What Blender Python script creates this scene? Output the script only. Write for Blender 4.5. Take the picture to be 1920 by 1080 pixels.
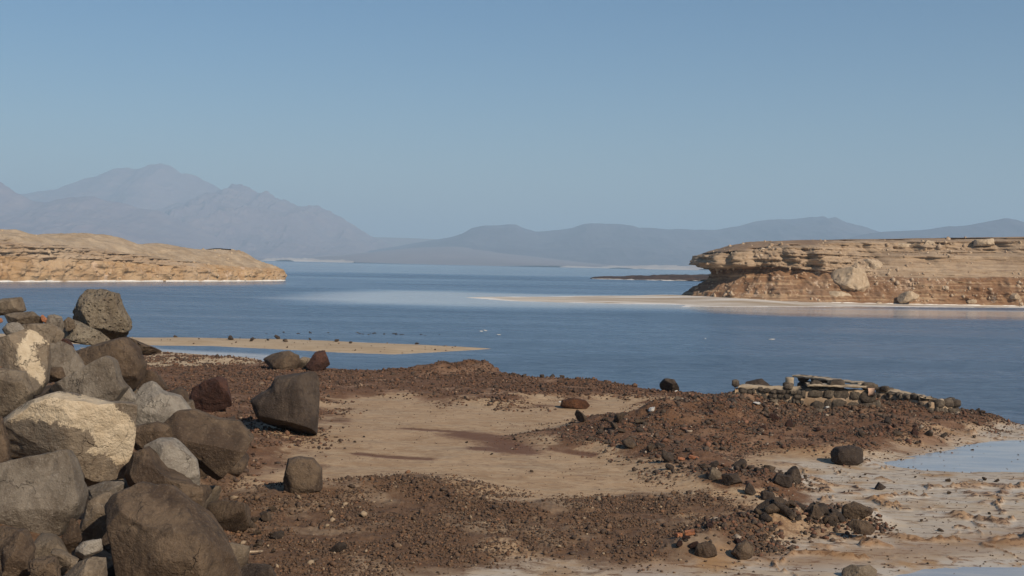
import bpy, math, random
import numpy as np
from mathutils import Matrix, Vector
R = math.radians
sc = bpy.context.scene
for o in list(bpy.data.objects):
    bpy.data.objects.remove(o)
C = sc.collection

# ---------------------------------------------------------------- camera
CAM_H, FPX, PITCH, ROLL = 5.0, 2317.0, R(1.063), R(1.25)
Fv = np.array([0, math.cos(PITCH), -math.sin(PITCH)])
R0 = np.array([1.0, 0, 0]); U0 = np.array([0, math.sin(PITCH), math.cos(PITCH)])
Rv = math.cos(ROLL)*R0 + math.sin(ROLL)*U0
Uv = -math.sin(ROLL)*R0 + math.cos(ROLL)*U0
cd = bpy.data.cameras.new('camera'); cam = bpy.data.objects.new('camera', cd); C.objects.link(cam)
cd.sensor_width = 36; cd.lens = 36*FPX/1920; cd.clip_start = 0.1; cd.clip_end = 80000
cam.matrix_world = Matrix(((Rv[0], Uv[0], -Fv[0], 0), (Rv[1], Uv[1], -Fv[1], 0), (Rv[2], Uv[2], -Fv[2], CAM_H), (0, 0, 0, 1)))
sc.camera = cam

# ---------------------------------------------------------------- light
SUN_EL, SUN_AZ = R(34), R(140)          # azimuth clockwise from +Y (behind the camera, to the right)
SUN = np.array([math.sin(SUN_AZ)*math.cos(SUN_EL), math.cos(SUN_AZ)*math.cos(SUN_EL), math.sin(SUN_EL)])
w = bpy.data.worlds.new('World'); sc.world = w; w.use_nodes = True
nt = w.node_tree; bg = nt.nodes['Background']
sky = nt.nodes.new('ShaderNodeTexSky'); sky.sky_type = 'NISHITA'; sky.sun_disc = False
sky.sun_elevation = SUN_EL; sky.sun_rotation = SUN_AZ; sky.altitude = 0
sky.air_density = 1.0; sky.dust_density = .6; sky.ozone_density = 3.0
hs = nt.nodes.new('ShaderNodeHueSaturation'); hs.inputs['Saturation'].default_value = 1.3
nt.links.new(sky.outputs[0], hs.inputs['Color']); nt.links.new(hs.outputs[0], bg.inputs[0]); bg.inputs[1].default_value = 0.076
ld = bpy.data.lights.new('sun', 'SUN'); ld.energy = 5.0; ld.angle = R(0.5); ld.color = (1, .87, .70)
lo = bpy.data.objects.new('sun', ld); C.objects.link(lo)
lo.rotation_euler = Vector(SUN).to_track_quat('Z', 'Y').to_euler(); lo.location = (30, -20, 40)
sc.view_settings.view_transform = 'Standard'; sc.view_settings.look = 'None'
sc.view_settings.exposure = 0.03; sc.view_settings.gamma = 1.0
sc.cycles.use_denoising = True
sc.cycles.max_bounces = 6; sc.cycles.volume_bounces = 1

# ---------------------------------------------------------------- helpers
def ray(px, py):
    return Fv*FPX + Rv*(px-960.0) - Uv*(py-540.0)
def at_z(px, py, z=0.0):
    d = ray(px, py); t = (z-CAM_H)/d[2]
    return d*t + np.array([0, 0, CAM_H])
def at_d(px, py, Y):
    d = ray(px, py); return d*(Y/d[1]) + np.array([0, 0, CAM_H])
def pxy(pts, z=0.0):
    return np.array([at_z(a, b, z)[:2] for a, b in pts])

def hsh(ix, iy, iz, seed):
    h = (ix.astype(np.int64)*374761393 + iy.astype(np.int64)*668265263 + iz.astype(np.int64)*2147483647 + seed*974711) & 0xffffffff
    h = ((h ^ (h >> 13))*1274126177) & 0xffffffff
    h = ((h ^ (h >> 16))*2246822519) & 0xffffffff
    return ((h ^ (h >> 15)) & 0xffffff)/float(0xffffff)
def vn(x, y, z=None, seed=0):
    x = np.asarray(x, float); y = np.asarray(y, float)
    z = np.zeros_like(x) if z is None else np.asarray(z, float)
    ix = np.floor(x); iy = np.floor(y); iz = np.floor(z)
    fx, fy, fz = x-ix, y-iy, z-iz
    fx = fx*fx*(3-2*fx); fy = fy*fy*(3-2*fy); fz = fz*fz*(3-2*fz)
    r = 0
    flat = not np.any(fz)
    for a in (0, 1):
        for b in (0, 1):
            for c in ((0,) if flat else (0, 1)):
                wt = (fx if a else 1-fx)*(fy if b else 1-fy)*(1.0 if flat else (fz if c else 1-fz))
                r = r + wt*hsh(ix+a, iy+b, iz+c, seed)
    return r*2-1
def fbm(x, y, z=None, o=4, seed=0, g=.5, ridged=False):
    r = 0; a = 1.0; s = 0; k = 1.0
    for i in range(o):
        n = vn(x*k+i*17.3, y*k+i*9.1, None if z is None else z*k+i*5.7, seed+i)
        if ridged: n = 1-2*np.abs(n)
        r = r + a*n; s += a; a *= g; k *= 2.03
    return r/s
def sstep(a, b, x):
    t = np.clip((x-a)/(b-a), 0, 1); return t*t*(3-2*t)
def polysd(P, poly):
    """signed distance, positive inside; P (n,2)"""
    n = len(poly); out = np.empty(len(P))
    for s in range(0, len(P), 200000):
        p = P[s:s+200000]; d = np.full(len(p), 1e18); ins = np.zeros(len(p), bool)
        for i in range(n):
            a = poly[i]; b = poly[(i+1) % n]; e = b-a; wv = p-a
            t = np.clip((wv@e)/max(e@e, 1e-12), 0, 1)
            q = wv-t[:, None]*e; d = np.minimum(d, (q*q).sum(1))
            c = ((a[1] <= p[:, 1]) != (b[1] <= p[:, 1]))
            if abs(e[1]) > 1e-12:
                xs = a[0]+(p[:, 1]-a[1])/e[1]*e[0]; ins ^= c & (p[:, 0] < xs)
        d = np.sqrt(d); out[s:s+200000] = np.where(ins, d, -d)
    return out
def linesd(P, line):
    d = np.full(len(P), 1e18)
    for i in range(len(line)-1):
        a = line[i]; b = line[i+1]; e = b-a; wv = P-a
        t = np.clip((wv@e)/max(e@e, 1e-12), 0, 1); q = wv-t[:, None]*e; d = np.minimum(d, (q*q).sum(1))
    return np.sqrt(d)

def mesh_np(name, V, faces, smooth=True):
    """V (n,3), faces (m,3|4) int array"""
    me = bpy.data.meshes.new(name); V = np.asarray(V, np.float32); F = np.asarray(faces, np.int32)
    m, k = F.shape
    me.vertices.add(len(V)); me.vertices.foreach_set('co', V.ravel())
    me.loops.add(m*k); me.loops.foreach_set('vertex_index', F.ravel())
    me.polygons.add(m); me.polygons.foreach_set('loop_start', np.arange(0, m*k, k, dtype=np.int32))
    if smooth: me.polygons.foreach_set('use_smooth', np.ones(m, bool))
    me.update(calc_edges=True); me.validate()
    return me
def color_attr(me, name, col):
    a = me.attributes.new(name, 'FLOAT_COLOR', 'POINT')
    c = np.ones((len(me.vertices), 4), np.float32); c[:, :col.shape[1]] = col
    a.data.foreach_set('color', c.ravel())
def grid_faces(nu, nv, close=False):
    """verts indexed u*nv+v"""
    u = np.arange(nu if close else nu-1); v = np.arange(nv-1)
    U, Vv = np.meshgrid(u, v, indexing='ij'); U2 = (U+1) % nu
    return np.stack([U*nv+Vv, U2*nv+Vv, U2*nv+Vv+1, U*nv+Vv+1], -1).reshape(-1, 4)
def link(me, name, mat=None, parent=None):
    o = bpy.data.objects.new(name, me); C.objects.link(o)
    if mat: me.materials.append(mat)
    if parent is not None: o.parent = parent
    return o
def struct(o): o['kind'] = 'structure'; return o
def tag(o, label, cat, group=None, kind=None):
    o['label'] = label; o['category'] = cat
    if group: o['group'] = group
    if kind: o['kind'] = kind
    return o

class NB:
    """small node-tree builder"""
    def __init__(s, name):
        s.m = bpy.data.materials.new(name); s.m.use_nodes = True; s.t = s.m.node_tree
        s.p = s.t.nodes['Principled BSDF']; s.out = s.t.nodes['Material Output']
        s.p.inputs['Specular IOR Level'].default_value = .3
    def n(s, typ, **kw):
        nd = s.t.nodes.new(typ)
        for k, v in kw.items():
            if k[0] == '_': setattr(nd, k[1:], v)
            else: s.set(nd.inputs[k.replace('~', ' ')], v)
        return nd
    def set(s, sock, v):
        if isinstance(v, bpy.types.NodeSocket): s.t.links.new(v, sock)
        elif v is not None: sock.default_value = v
    def coord(s, obj=True):
        if obj: return s.t.nodes.new('ShaderNodeTexCoord').outputs['Object']
        return s.t.nodes.new('ShaderNodeNewGeometry').outputs['Position']
    def mapped(s, vec, sc=(1, 1, 1)):
        return s.n('ShaderNodeMapping', Vector=vec, Scale=sc).outputs[0]
    def noise(s, vec, scale, det=4, rough=.55, dist=0, col=False):
        nd = s.n('ShaderNodeTexNoise', Vector=vec, Scale=scale, Detail=det, Roughness=rough, Distortion=dist)
        return nd.outputs['Color' if col else 0]
    def vor(s, vec, scale, feat='F1', out=0):
        nd = s.n('ShaderNodeTexVoronoi', _feature=feat, Vector=vec, Scale=scale); return nd.outputs[out]
    def ramp(s, fac, stops):
        nd = s.n('ShaderNodeValToRGB'); s.set(nd.inputs[0], fac); cr = nd.color_ramp
        while len(cr.elements) < len(stops): cr.elements.new(.5)
        for e, (p, c) in zip(cr.elements, stops):
            e.position = p; e.color = (*c, 1) if isinstance(c, tuple) else (c, c, c, 1)
        return nd.outputs[0]
    def mix(s, fac, a, b, typ='MIX'):
        nd = s.n('ShaderNodeMix', _data_type='RGBA', _blend_type=typ)
        s.set(nd.inputs[0], fac)
        for i, v in ((6, a), (7, b)):
            s.set(nd.inputs[i], (*v, 1) if isinstance(v, tuple) and len(v) == 3 else v)
        return nd.outputs[2]
    def math(s, op, a, b=0.0, clamp=False):
        nd = s.n('ShaderNodeMath', _operation=op, _use_clamp=clamp); s.set(nd.inputs[0], a); s.set(nd.inputs[1], b); return nd.outputs[0]
    def rng(s, v, a, b, c=0.0, d=1.0):
        nd = s.n('ShaderNodeMapRange'); s.set(nd.inputs[0], v)
        for i, x in enumerate((a, b, c, d)): nd.inputs[i+1].default_value = x
        return nd.outputs[0]
    def attr(s, name, out='Color'):
        nd = s.n('ShaderNodeAttribute', _attribute_name=name); return nd.outputs[out]
    def bump(s, h, strength=.5, dist=.02, normal=None):
        nd = s.n('ShaderNodeBump', Strength=strength, Distance=dist, Height=h)
        if normal is not None: s.set(nd.inputs['Normal'], normal)
        return nd.outputs[0]
    def fin(s, base=None, rough=None, normal=None):
        if base is not None: s.set(s.p.inputs['Base Color'], (*base, 1) if isinstance(base, tuple) else base)
        if rough is not None: s.set(s.p.inputs['Roughness'], rough)
        if normal is not None: s.set(s.p.inputs['Normal'], normal)
        return s.m
    def sep(s, col):
        nd = s.n('ShaderNodeSeparateColor'); s.set(nd.inputs[0], col); return nd.outputs
# ================================================================ far land
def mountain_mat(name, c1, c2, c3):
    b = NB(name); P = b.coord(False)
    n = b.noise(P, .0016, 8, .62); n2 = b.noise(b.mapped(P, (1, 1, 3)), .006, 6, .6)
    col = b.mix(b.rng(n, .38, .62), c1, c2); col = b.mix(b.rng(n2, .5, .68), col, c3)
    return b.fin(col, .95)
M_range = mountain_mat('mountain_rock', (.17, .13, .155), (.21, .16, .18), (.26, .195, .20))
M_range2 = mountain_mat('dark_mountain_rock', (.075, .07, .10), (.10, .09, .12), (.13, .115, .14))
M_plain = mountain_mat('desert_plain', (.20, .165, .175), (.24, .195, .20), (.18, .15, .155))
M_bluff = mountain_mat('salt_bluff', (.32, .27, .24), (.46, .41, .37), (.36, .29, .25))

def ridge(name, pts, D, front, back, mat, seed, nu=500, nv=110, amp=.35, sc_=900., crest=.03, lowz=-3.0, prof=1.25):
    W = np.array([at_d(a, b, D) for a, b in pts]); xs = np.linspace(W[0, 0], W[-1, 0], nu)
    H = np.interp(xs, W[:, 0], W[:, 2]); Hm = H.max()
    k = np.ones(5)/5; H = np.convolve(np.pad(H, 2, 'edge'), k, 'valid')
    t = np.concatenate([np.linspace(-1, 0, nv)[:-1], np.linspace(0, 1, 16)])
    X, T = np.meshgrid(xs, t, indexing='ij'); Hh = np.repeat(H[:, None], len(t), 1)
    Y = D + np.where(T < 0, T*front, T*back)
    a = np.abs(T)
    wob = fbm(X/sc_*.7, Y/sc_*.35, o=3, seed=seed)
    aa = np.clip(a*(1+.35*wob), 0, 1.3)
    base = Hh*np.clip(1-aa, 0, 1)**prof
    env = np.sin(np.clip(a, 0, 1)*math.pi)**.6
    rg = fbm(X/sc_, Y/(sc_*1.6), o=6, seed=seed+9, ridged=True, g=.52)
    Z = base + env*amp*Hh*(1-aa*.6)*(rg-.1) + crest*Hh*fbm(X/(sc_*.22), Y*0, o=4, seed=seed+4)*(a < .3)
    Z = np.where(T > 0, np.minimum(Z, Hh*(1-a)+crest*Hh), Z)
    Z = Z*1.0 + lowz*a
    # foreground spurs never rise over the traced skyline as seen from the lake
    lim = CAM_H + (Hh-CAM_H)*(Y/D)*1.0
    Z = np.where(T < 0, np.minimum(Z, lim-.01*Hh), Z)
    me = mesh_np(name, np.stack([X, Y, Z], -1).reshape(-1, 3), grid_faces(nu, len(t)))
    return struct(link(me, name, mat))
ridge('mountain', [(-260, 420), (-80, 380), (0, 372), (60, 362), (110, 357), (160, 336), (200, 324), (230, 318), (262, 318), (280, 311), (300, 307), (318, 311), (335, 323), (362, 330),
                   (390, 343), (430, 361), (470, 385), (560, 420), (660, 450), (800, 480)], 11000, 2600, 2500, M_range, 3, amp=.2, crest=.045)
ridge('mountain', [(-300, 300), (-60, 318), (0, 341), (14, 350), (30, 364), (60, 377), (90, 380), (130, 372), (175, 369), (215, 377), (260, 388), (310, 400), (380, 430), (450, 470), (520, 486)],
      7700, 1900, 1300, M_range, 12, amp=.3, sc_=500, crest=.05)
ridge('mountain', [(250, 420), (330, 385), (395, 363), (422, 359), (436, 352), (452, 350), (466, 357), (480, 361), (492, 362), (503, 361), (520, 371), (545, 380), (575, 388), (598, 387), (612, 393),
                   (632, 401), (655, 416), (680, 433), (700, 443), (740, 462), (800, 486)], 9600, 2800, 1500, M_range, 21, nu=600, nv=140, amp=.3, sc_=420, crest=.08)
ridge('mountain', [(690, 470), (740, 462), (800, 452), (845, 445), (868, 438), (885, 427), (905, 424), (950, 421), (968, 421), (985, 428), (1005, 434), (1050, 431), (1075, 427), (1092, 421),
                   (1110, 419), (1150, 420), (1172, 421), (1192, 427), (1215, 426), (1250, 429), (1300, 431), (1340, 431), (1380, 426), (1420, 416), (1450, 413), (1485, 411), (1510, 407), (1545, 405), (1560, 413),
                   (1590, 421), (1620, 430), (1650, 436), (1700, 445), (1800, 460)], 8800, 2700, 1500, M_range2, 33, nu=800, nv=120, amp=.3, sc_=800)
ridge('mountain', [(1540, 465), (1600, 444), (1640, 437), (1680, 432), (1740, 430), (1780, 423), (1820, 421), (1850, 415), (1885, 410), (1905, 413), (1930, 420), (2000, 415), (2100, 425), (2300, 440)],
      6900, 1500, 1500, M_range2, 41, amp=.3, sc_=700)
ridge('plain', [(400, 470), (600, 452), (680, 444), (760, 446), (830, 449), (900, 462), (1000, 480)], 10400, 1500, 1200, M_plain, 53, amp=.05, prof=.9, crest=.0, nu=200, nv=40)
ridge('plain', [(520, 489), (600, 484), (700, 472), (780, 464), (850, 462), (920, 468), (980, 476), (1060, 486), (1150, 496), (1300, 503), (1500, 506), (2200, 520)], 7300, 2300, 1200, M_plain, 52,
      amp=.05, prof=.9, crest=.0, nu=300, nv=60)
ridge('plain', [(-400, 470), (0, 478), (300, 480), (500, 484), (640, 487), (760, 489), (900, 494), (1100, 499), (1300, 503), (1500, 506), (2300, 522)], 5700, 500, 1000, M_plain, 55,
      amp=.05, prof=.5, crest=.1, nu=300, nv=40)
M_islet = None
def islet():
    b = NB('black_islet_rock'); P = b.coord(False); z = b.n('ShaderNodeSeparateXYZ', Vector=P).outputs[2]; n = b.noise(P, .25, 5, .7)
    c = b.mix(b.rng(n, .4, .6), (.035, .022, .018), (.085, .05, .035)); zz = b.math('ADD', z, b.math('MULTIPLY', b.math('SUBTRACT', n, .5), 1.6))
    return b.fin(b.mix(b.rng(zz, .1, .3), (.62, .58, .52), c), .9)
M_islet = islet()
ridge('islet', [(1108, 521), (1114, 518.8), (1130, 517.6), (1165, 518), (1180, 516), (1215, 516.5), (1240, 515), (1290, 514.6), (1380, 514), (1450, 517)], 520, 14, 14, M_islet, 77, nu=260, nv=30, amp=.3, sc_=9, crest=.12, lowz=-.6, prof=.45)
ridge('shore_bluff', [(490, 488), (500, 484), (540, 483.5), (585, 484.5), (600, 487), (628, 487), (640, 486), (650, 488.5), (665, 490)], 5180, 60, 60, M_bluff, 61, nu=160, nv=12, prof=.3, crest=.25, sc_=60)
ridge('shore_bluff', [(1050, 500), (1062, 498.5), (1085, 499), (1120, 501), (1140, 498.5), (1200, 498), (1240, 497.5), (1300, 498), (1400, 500), (1500, 502)], 5000, 60, 60, M_bluff, 66, nu=200, nv=12, prof=.3, crest=.25, sc_=60)

# ================================================================ lake
def water():
    nr, na = 520, 300
    r = np.concatenate([[0.0], np.geomspace(12, 9000, nr-2), [30000]])
    a = np.concatenate([np.linspace(-math.pi, R(-32), 30)[:-1], np.linspace(R(-32), R(32), na), np.linspace(R(32), math.pi, 30)[1:-1]])
    A, Rr = np.meshgrid(a, r, indexing='ij'); X = Rr*np.sin(A); Y = Rr*np.cos(A)
    P = np.stack([X.ravel(), Y.ravel()], -1)
    me = mesh_np('water', np.stack([X, Y, X*0], -1).reshape(-1, 3), grid_faces(len(a), nr, True)[:, ::-1])
    # calm: glassy streaks of the lake;  pale zone: salt bed, and calm-patch sheen put into the colour
    def reg(poly, soft): return sstep(-soft, soft, polysd(P, pxy(poly)))
    calm = np.zeros(len(P))
    calm = np.maximum(calm, reg([(540, 562), (600, 549), (700, 543), (860, 545), (1000, 551), (1240, 554), (1500, 560), (1700, 580), (1300, 582), (1000, 580), (860, 578), (700, 572), (600, 570)], 9))
    calm = np.maximum(calm, .75*reg([(-900, 460), (540, 491.5), (1270, 507), (2400, 530), (2400, 542), (1270, 521), (1000, 518), (700, 512.5), (540, 511), (-900, 480)], 60))
    calm = np.maximum(calm, .35*reg([(540, 517), (1000, 526), (1250, 531), (1250, 538), (1000, 534), (540, 530), (300, 526)], 12))
    calm = np.maximum(calm, .9*reg([(1250, 576), (1500, 579), (2100, 586), (2100, 603), (1700, 598), (1450, 593), (1300, 586)], 4))
    calm = np.maximum(calm, .7*reg([(1050, 655), (1920, 592), (1920, 600), (1400, 600)], 2)*0)
    calm = np.maximum(calm, .6*reg([(-200, 524), (540, 527), (545, 533), (-200, 545)], 5))
    bed_sheen = .9*reg([(560, 560), (650, 549), (760, 546), (870, 549), (1240, 557), (1300, 573), (1100, 574), (870, 572), (700, 568)], 8)  # calm patch: its mirrored-sky sheen painted as paler base colour
    bed_sheen = np.maximum(bed_sheen, .85*reg([(1270, 572), (1500, 578), (2100, 585), (2100, 597), (1700, 592), (1450, 587), (1290, 580)], 3))
    bed_sheen = np.maximum(bed_sheen, .8*reg([(250, 645), (300, 655), (450, 662), (560, 668), (560, 676), (400, 680), (250, 672)], .8))
    deep = reg([(400, 514), (1000, 519), (1270, 526), (1270, 531), (1000, 527), (400, 521)], 15)
    color_attr(me, 'zone', np.stack([calm, bed_sheen, deep], -1))
    b = NB('lake_water'); Pn = b.coord(False); z = b.sep(b.attr('zone')); calm_, bed_sheen_, deep_ = z[0], z[1], z[2]
    streak = b.noise(b.mapped(Pn, (.004, .022, 1)), 1.0, 5, .6, .6)
    streak2 = b.noise(b.mapped(Pn, (.03, .12, 1)), 1.0, 5, .6, .6)
    wind = b.math('MULTIPLY', b.rng(streak, .35, .65, .6, 1.0), b.rng(streak2, .3, .7, .75, 1.15))
    cf = b.math('SUBTRACT', 1.0, b.math('MULTIPLY', calm_, .93))
    wind = b.math('MULTIPLY', wind, cf)
    h = b.noise(b.mapped(Pn, (1.3, 3.0, 1)), 1.0, 7, .75, .3)
    h2 = b.noise(b.mapped(Pn, (.22, .5, 1)), 1.0, 3, .5, .3)
    h3 = b.noise(b.mapped(Pn, (.9, 1.5, 1)), 1.0, 2, .5, .8)
    hh = b.math('ADD', b.math('ADD', b.math('MULTIPLY', h, .75), b.math('MULTIPLY', h2, 1.3)), b.math('MULTIPLY', h3, 1.1))
    bp = b.n('ShaderNodeBump', Distance=.42, Height=hh); b.set(bp.inputs['Strength'], wind)
    deepc = b.mix(b.rng(b.noise(b.mapped(Pn, (.45, 1.1, 1)), 1.0, 7, .8, .5), .42, .58), (.075, .13, .205), (.13, .20, .295))  # light and dark of the ripples mixed into the water colour
    col = b.mix(bed_sheen_, deepc, b.mix(b.noise(b.mapped(Pn, (.05, .2, 1)), 1.0, 4), (.46, .48, .50), (.58, .58, .57)))
    b.p.inputs['IOR'].default_value = 1.33; b.p.inputs['Specular IOR Level'].default_value = .5
    b.set(b.p.inputs['Roughness'], b.math('ADD', .04, b.math('MULTIPLY', wind, .30)))
    m = b.fin(col, None, bp.outputs[0])
    return struct(link(me, 'water', m))
water()
# ================================================================ ground
LAND = np.vstack([pxy([(-500, 640), (150, 655), (250, 672), (300, 670), (340, 667), (400, 666), (480, 672), (540, 681), (620, 688), (700, 693), (790, 696), (830, 690), (870, 687), (920, 686), (950, 698),
              (1010, 708), (1080, 711), (1150, 716), (1220, 724), (1300, 733), (1360, 738), (1480, 742), (1640, 748), (1790, 764), (1860, 774), (1920, 783), (2100, 803), (2600, 850)], .3),
              np.array([[60, 10], [60, -60], [-70, -60], [-70, 40]])])
STRIP = pxy([(150, 650), (230, 655), (300, 657), (370, 662), (430, 668), (480, 674), (470, 690), (230, 700)], .05)
SPIT = pxy([(-200, 620), (200, 630), (270, 632.5), (350, 632), (430, 634), (560, 636), (640, 639), (700, 642), (800, 646), (880, 650), (925, 653), (900, 655), (820, 659.5), (740, 663.5), (640, 660.5), (520, 654), (400, 648), (300, 647), (200, 645), (-200, 640)], .03)
RSPIT = pxy([(872, 557.5), (900, 556.5), (960, 555.8), (1030, 556), (1100, 554.5), (1170, 554), (1240, 553), (1300, 556), (2500, 566), (2500, 594), (2100, 585), (1920, 577), (1700, 575.5), (1600, 574), (1500, 575), (1380, 575.5), (1280, 575), (1290, 572),
              (1250, 570), (1180, 569.5), (1100, 568), (1030, 566), (960, 564.5), (910, 560.5)], .02)
ISLET = np.vstack([pxy([(1112, 518.5), (1200, 517), (1400, 517), (1400, 527), (1285, 526.3), (1200, 524.5), (1150, 521.5)], .05)])
BEACH = pxy([(1262, 555), (1330, 559), (1400, 563)], .5)
FOOT = np.vstack([pxy([(640, 1500), (500, 1110), (440, 1010), (405, 940), (455, 885), (430, 840), (350, 800), (290, 765), (245, 735)], .25),
                  np.array([[-19, 44], [-60, 40], [-60, -30], [-2, -30]])])
POOL = pxy([(1660, 866), (1700, 858), (1760, 843), (1800, 833), (1850, 826), (1930, 824), (2300, 830), (2300, 880), (1920, 883), (1800, 884), (1720, 880), (1670, 872)], .06)
POOL2 = pxy([(1640, 1090), (1680, 1076), (1760, 1064), (1850, 1060), (1960, 1056), (2200, 1050), (2200, 1200), (1600, 1200)], .06)
G1 = pxy([(150, 640), (400, 660), (620, 680), (790, 690), (830, 680), (920, 676), (1010, 700), (1220, 715), (1400, 728), (1500, 740), (1420, 760), (1330, 752), (1240, 750), (1150, 741), (1060, 738), (1000, 742), (960, 756), (900, 752),
          (800, 742), (700, 735), (620, 740), (560, 790), (540, 830), (470, 870), (430, 890), (300, 860), (100, 760)], .3)
G2 = pxy([(960, 812), (1050, 797), (1130, 780), (1220, 770), (1330, 755), (1380, 735), (1650, 740), (1800, 762), (1900, 782), (1840, 795), (1780, 800), (1740, 812), (1690, 826), (1640, 836), (1560, 846), (1480, 838), (1400, 832), (1330, 845),
          (1400, 866), (1480, 890), (1500, 915), (1420, 925), (1330, 912), (1240, 890), (1180, 858), (1100, 838), (1020, 826)], .3)
G3 = pxy([(370, 950), (460, 925), (540, 918), (620, 910), (700, 905), (760, 899), (820, 903), (880, 925), (960, 940), (1060, 945), (1120, 930), (1220, 920), (1330, 915), (1400, 935), (1330, 965), (1420, 1000), (1330, 1020), (1200, 1036),
          (1080, 1030), (960, 1032), (820, 1042), (740, 1050), (660, 1072), (570, 1130), (350, 1150)], .25)
G4 = pxy([(1290, 1030), (1330, 995), (1420, 965), (1500, 945), (1600, 950), (1650, 985), (1580, 1000), (1500, 1015), (1420, 1030), (1380, 1048), (1310, 1042)], .15)
SALT = pxy([(1340, 905), (1480, 880), (1560, 862), (1620, 840), (1720, 820), (1800, 800), (1900, 788), (2300, 800), (2600, 1300), (800, 1300), (760, 1075), (900, 1050), (1100, 1042), (1300, 1035), (1440, 975), (1400, 930)], .1)
STAIN = [([(675, 848), (720, 853), (800, 858)], .28), ([(870, 812), (930, 823), (970, 842)], .8), ([(900, 838), (990, 846)], .4), ([(1040, 840), (1110, 852)], .25), ([(760, 800), (850, 806), (960, 818)], .25)]
OCHRE = [([(1200, 1062), (1400, 1040), (1500, 1050), (1650, 1035), (1800, 1020), (2000, 1000)], .7), ([(1250, 965), (1330, 968)], .4), ([(1300, 850), (1420, 845), (1500, 850)], .7), ([(1740, 800), (1800, 815), (1700, 845)], .5)]
RIDGE = [([(560, 925), (660, 916), (760, 903), (830, 912)], .30, 1.1), ([(830, 912), (900, 938), (1060, 952)], .14, 1.0), ([(800, 700), (870, 695), (930, 694)], .42, 1.3), ([(980, 716), (1080, 720)], .15, 1.2),
         ([(1290, 812), (1370, 775), (1480, 765), (1590, 770), (1630, 775)], .55, 1.8), ([(1420, 800), (1600, 800), (1700, 805)], .22, 1.6), ([(1120, 800), (1200, 835), (1260, 850), (1340, 882)], .22, .8),
         ([(1230, 800), (1330, 790)], .25, 1.0), ([(1300, 1022), (1400, 985), (1500, 968), (1600, 958)], .34, .55), ([(350, 676), (430, 677)], .14, 1.2), ([(1340, 902), (1420, 905), (1500, 895)], .16, .45),
         ([(470, 900), (540, 880)], .1, .5)]
_pw = [(pxy(a, .25), h, wd) for a, h, wd in RIDGE]
def crust(p):
    wx = .9*vn(p[:, 0]*1.3, p[:, 1]*1.3, seed=41)+.3*vn(p[:, 0]*5, p[:, 1]*5, seed=48); wy = .7*vn(p[:, 0]*1.3, p[:, 1]*1.3, seed=42)
    n1 = vn(p[:, 0]*.8+wx*.5, p[:, 1]*.5+wy*.4, seed=43); n2 = vn(p[:, 0]*2.1+wx, p[:, 1]*1.3+wy, seed=45)
    br = sstep(-.3, .35, vn(p[:, 0]*.55, p[:, 1]*.4, seed=46)); gap = sstep(-.5, .2, fbm(p[:, 0]*1.7, p[:, 1]*1.7, o=2, seed=49))
    east = .1+.9*sstep(3.0, 6.5, p[:, 0]+(24-p[:, 1])*.1)
    return (np.clip(1-np.abs(n1)*10, 0, 1)**1.3*.11*gap+np.clip(1-np.abs(n2)*7, 0, 1)*.065*br*gap)*east
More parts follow.
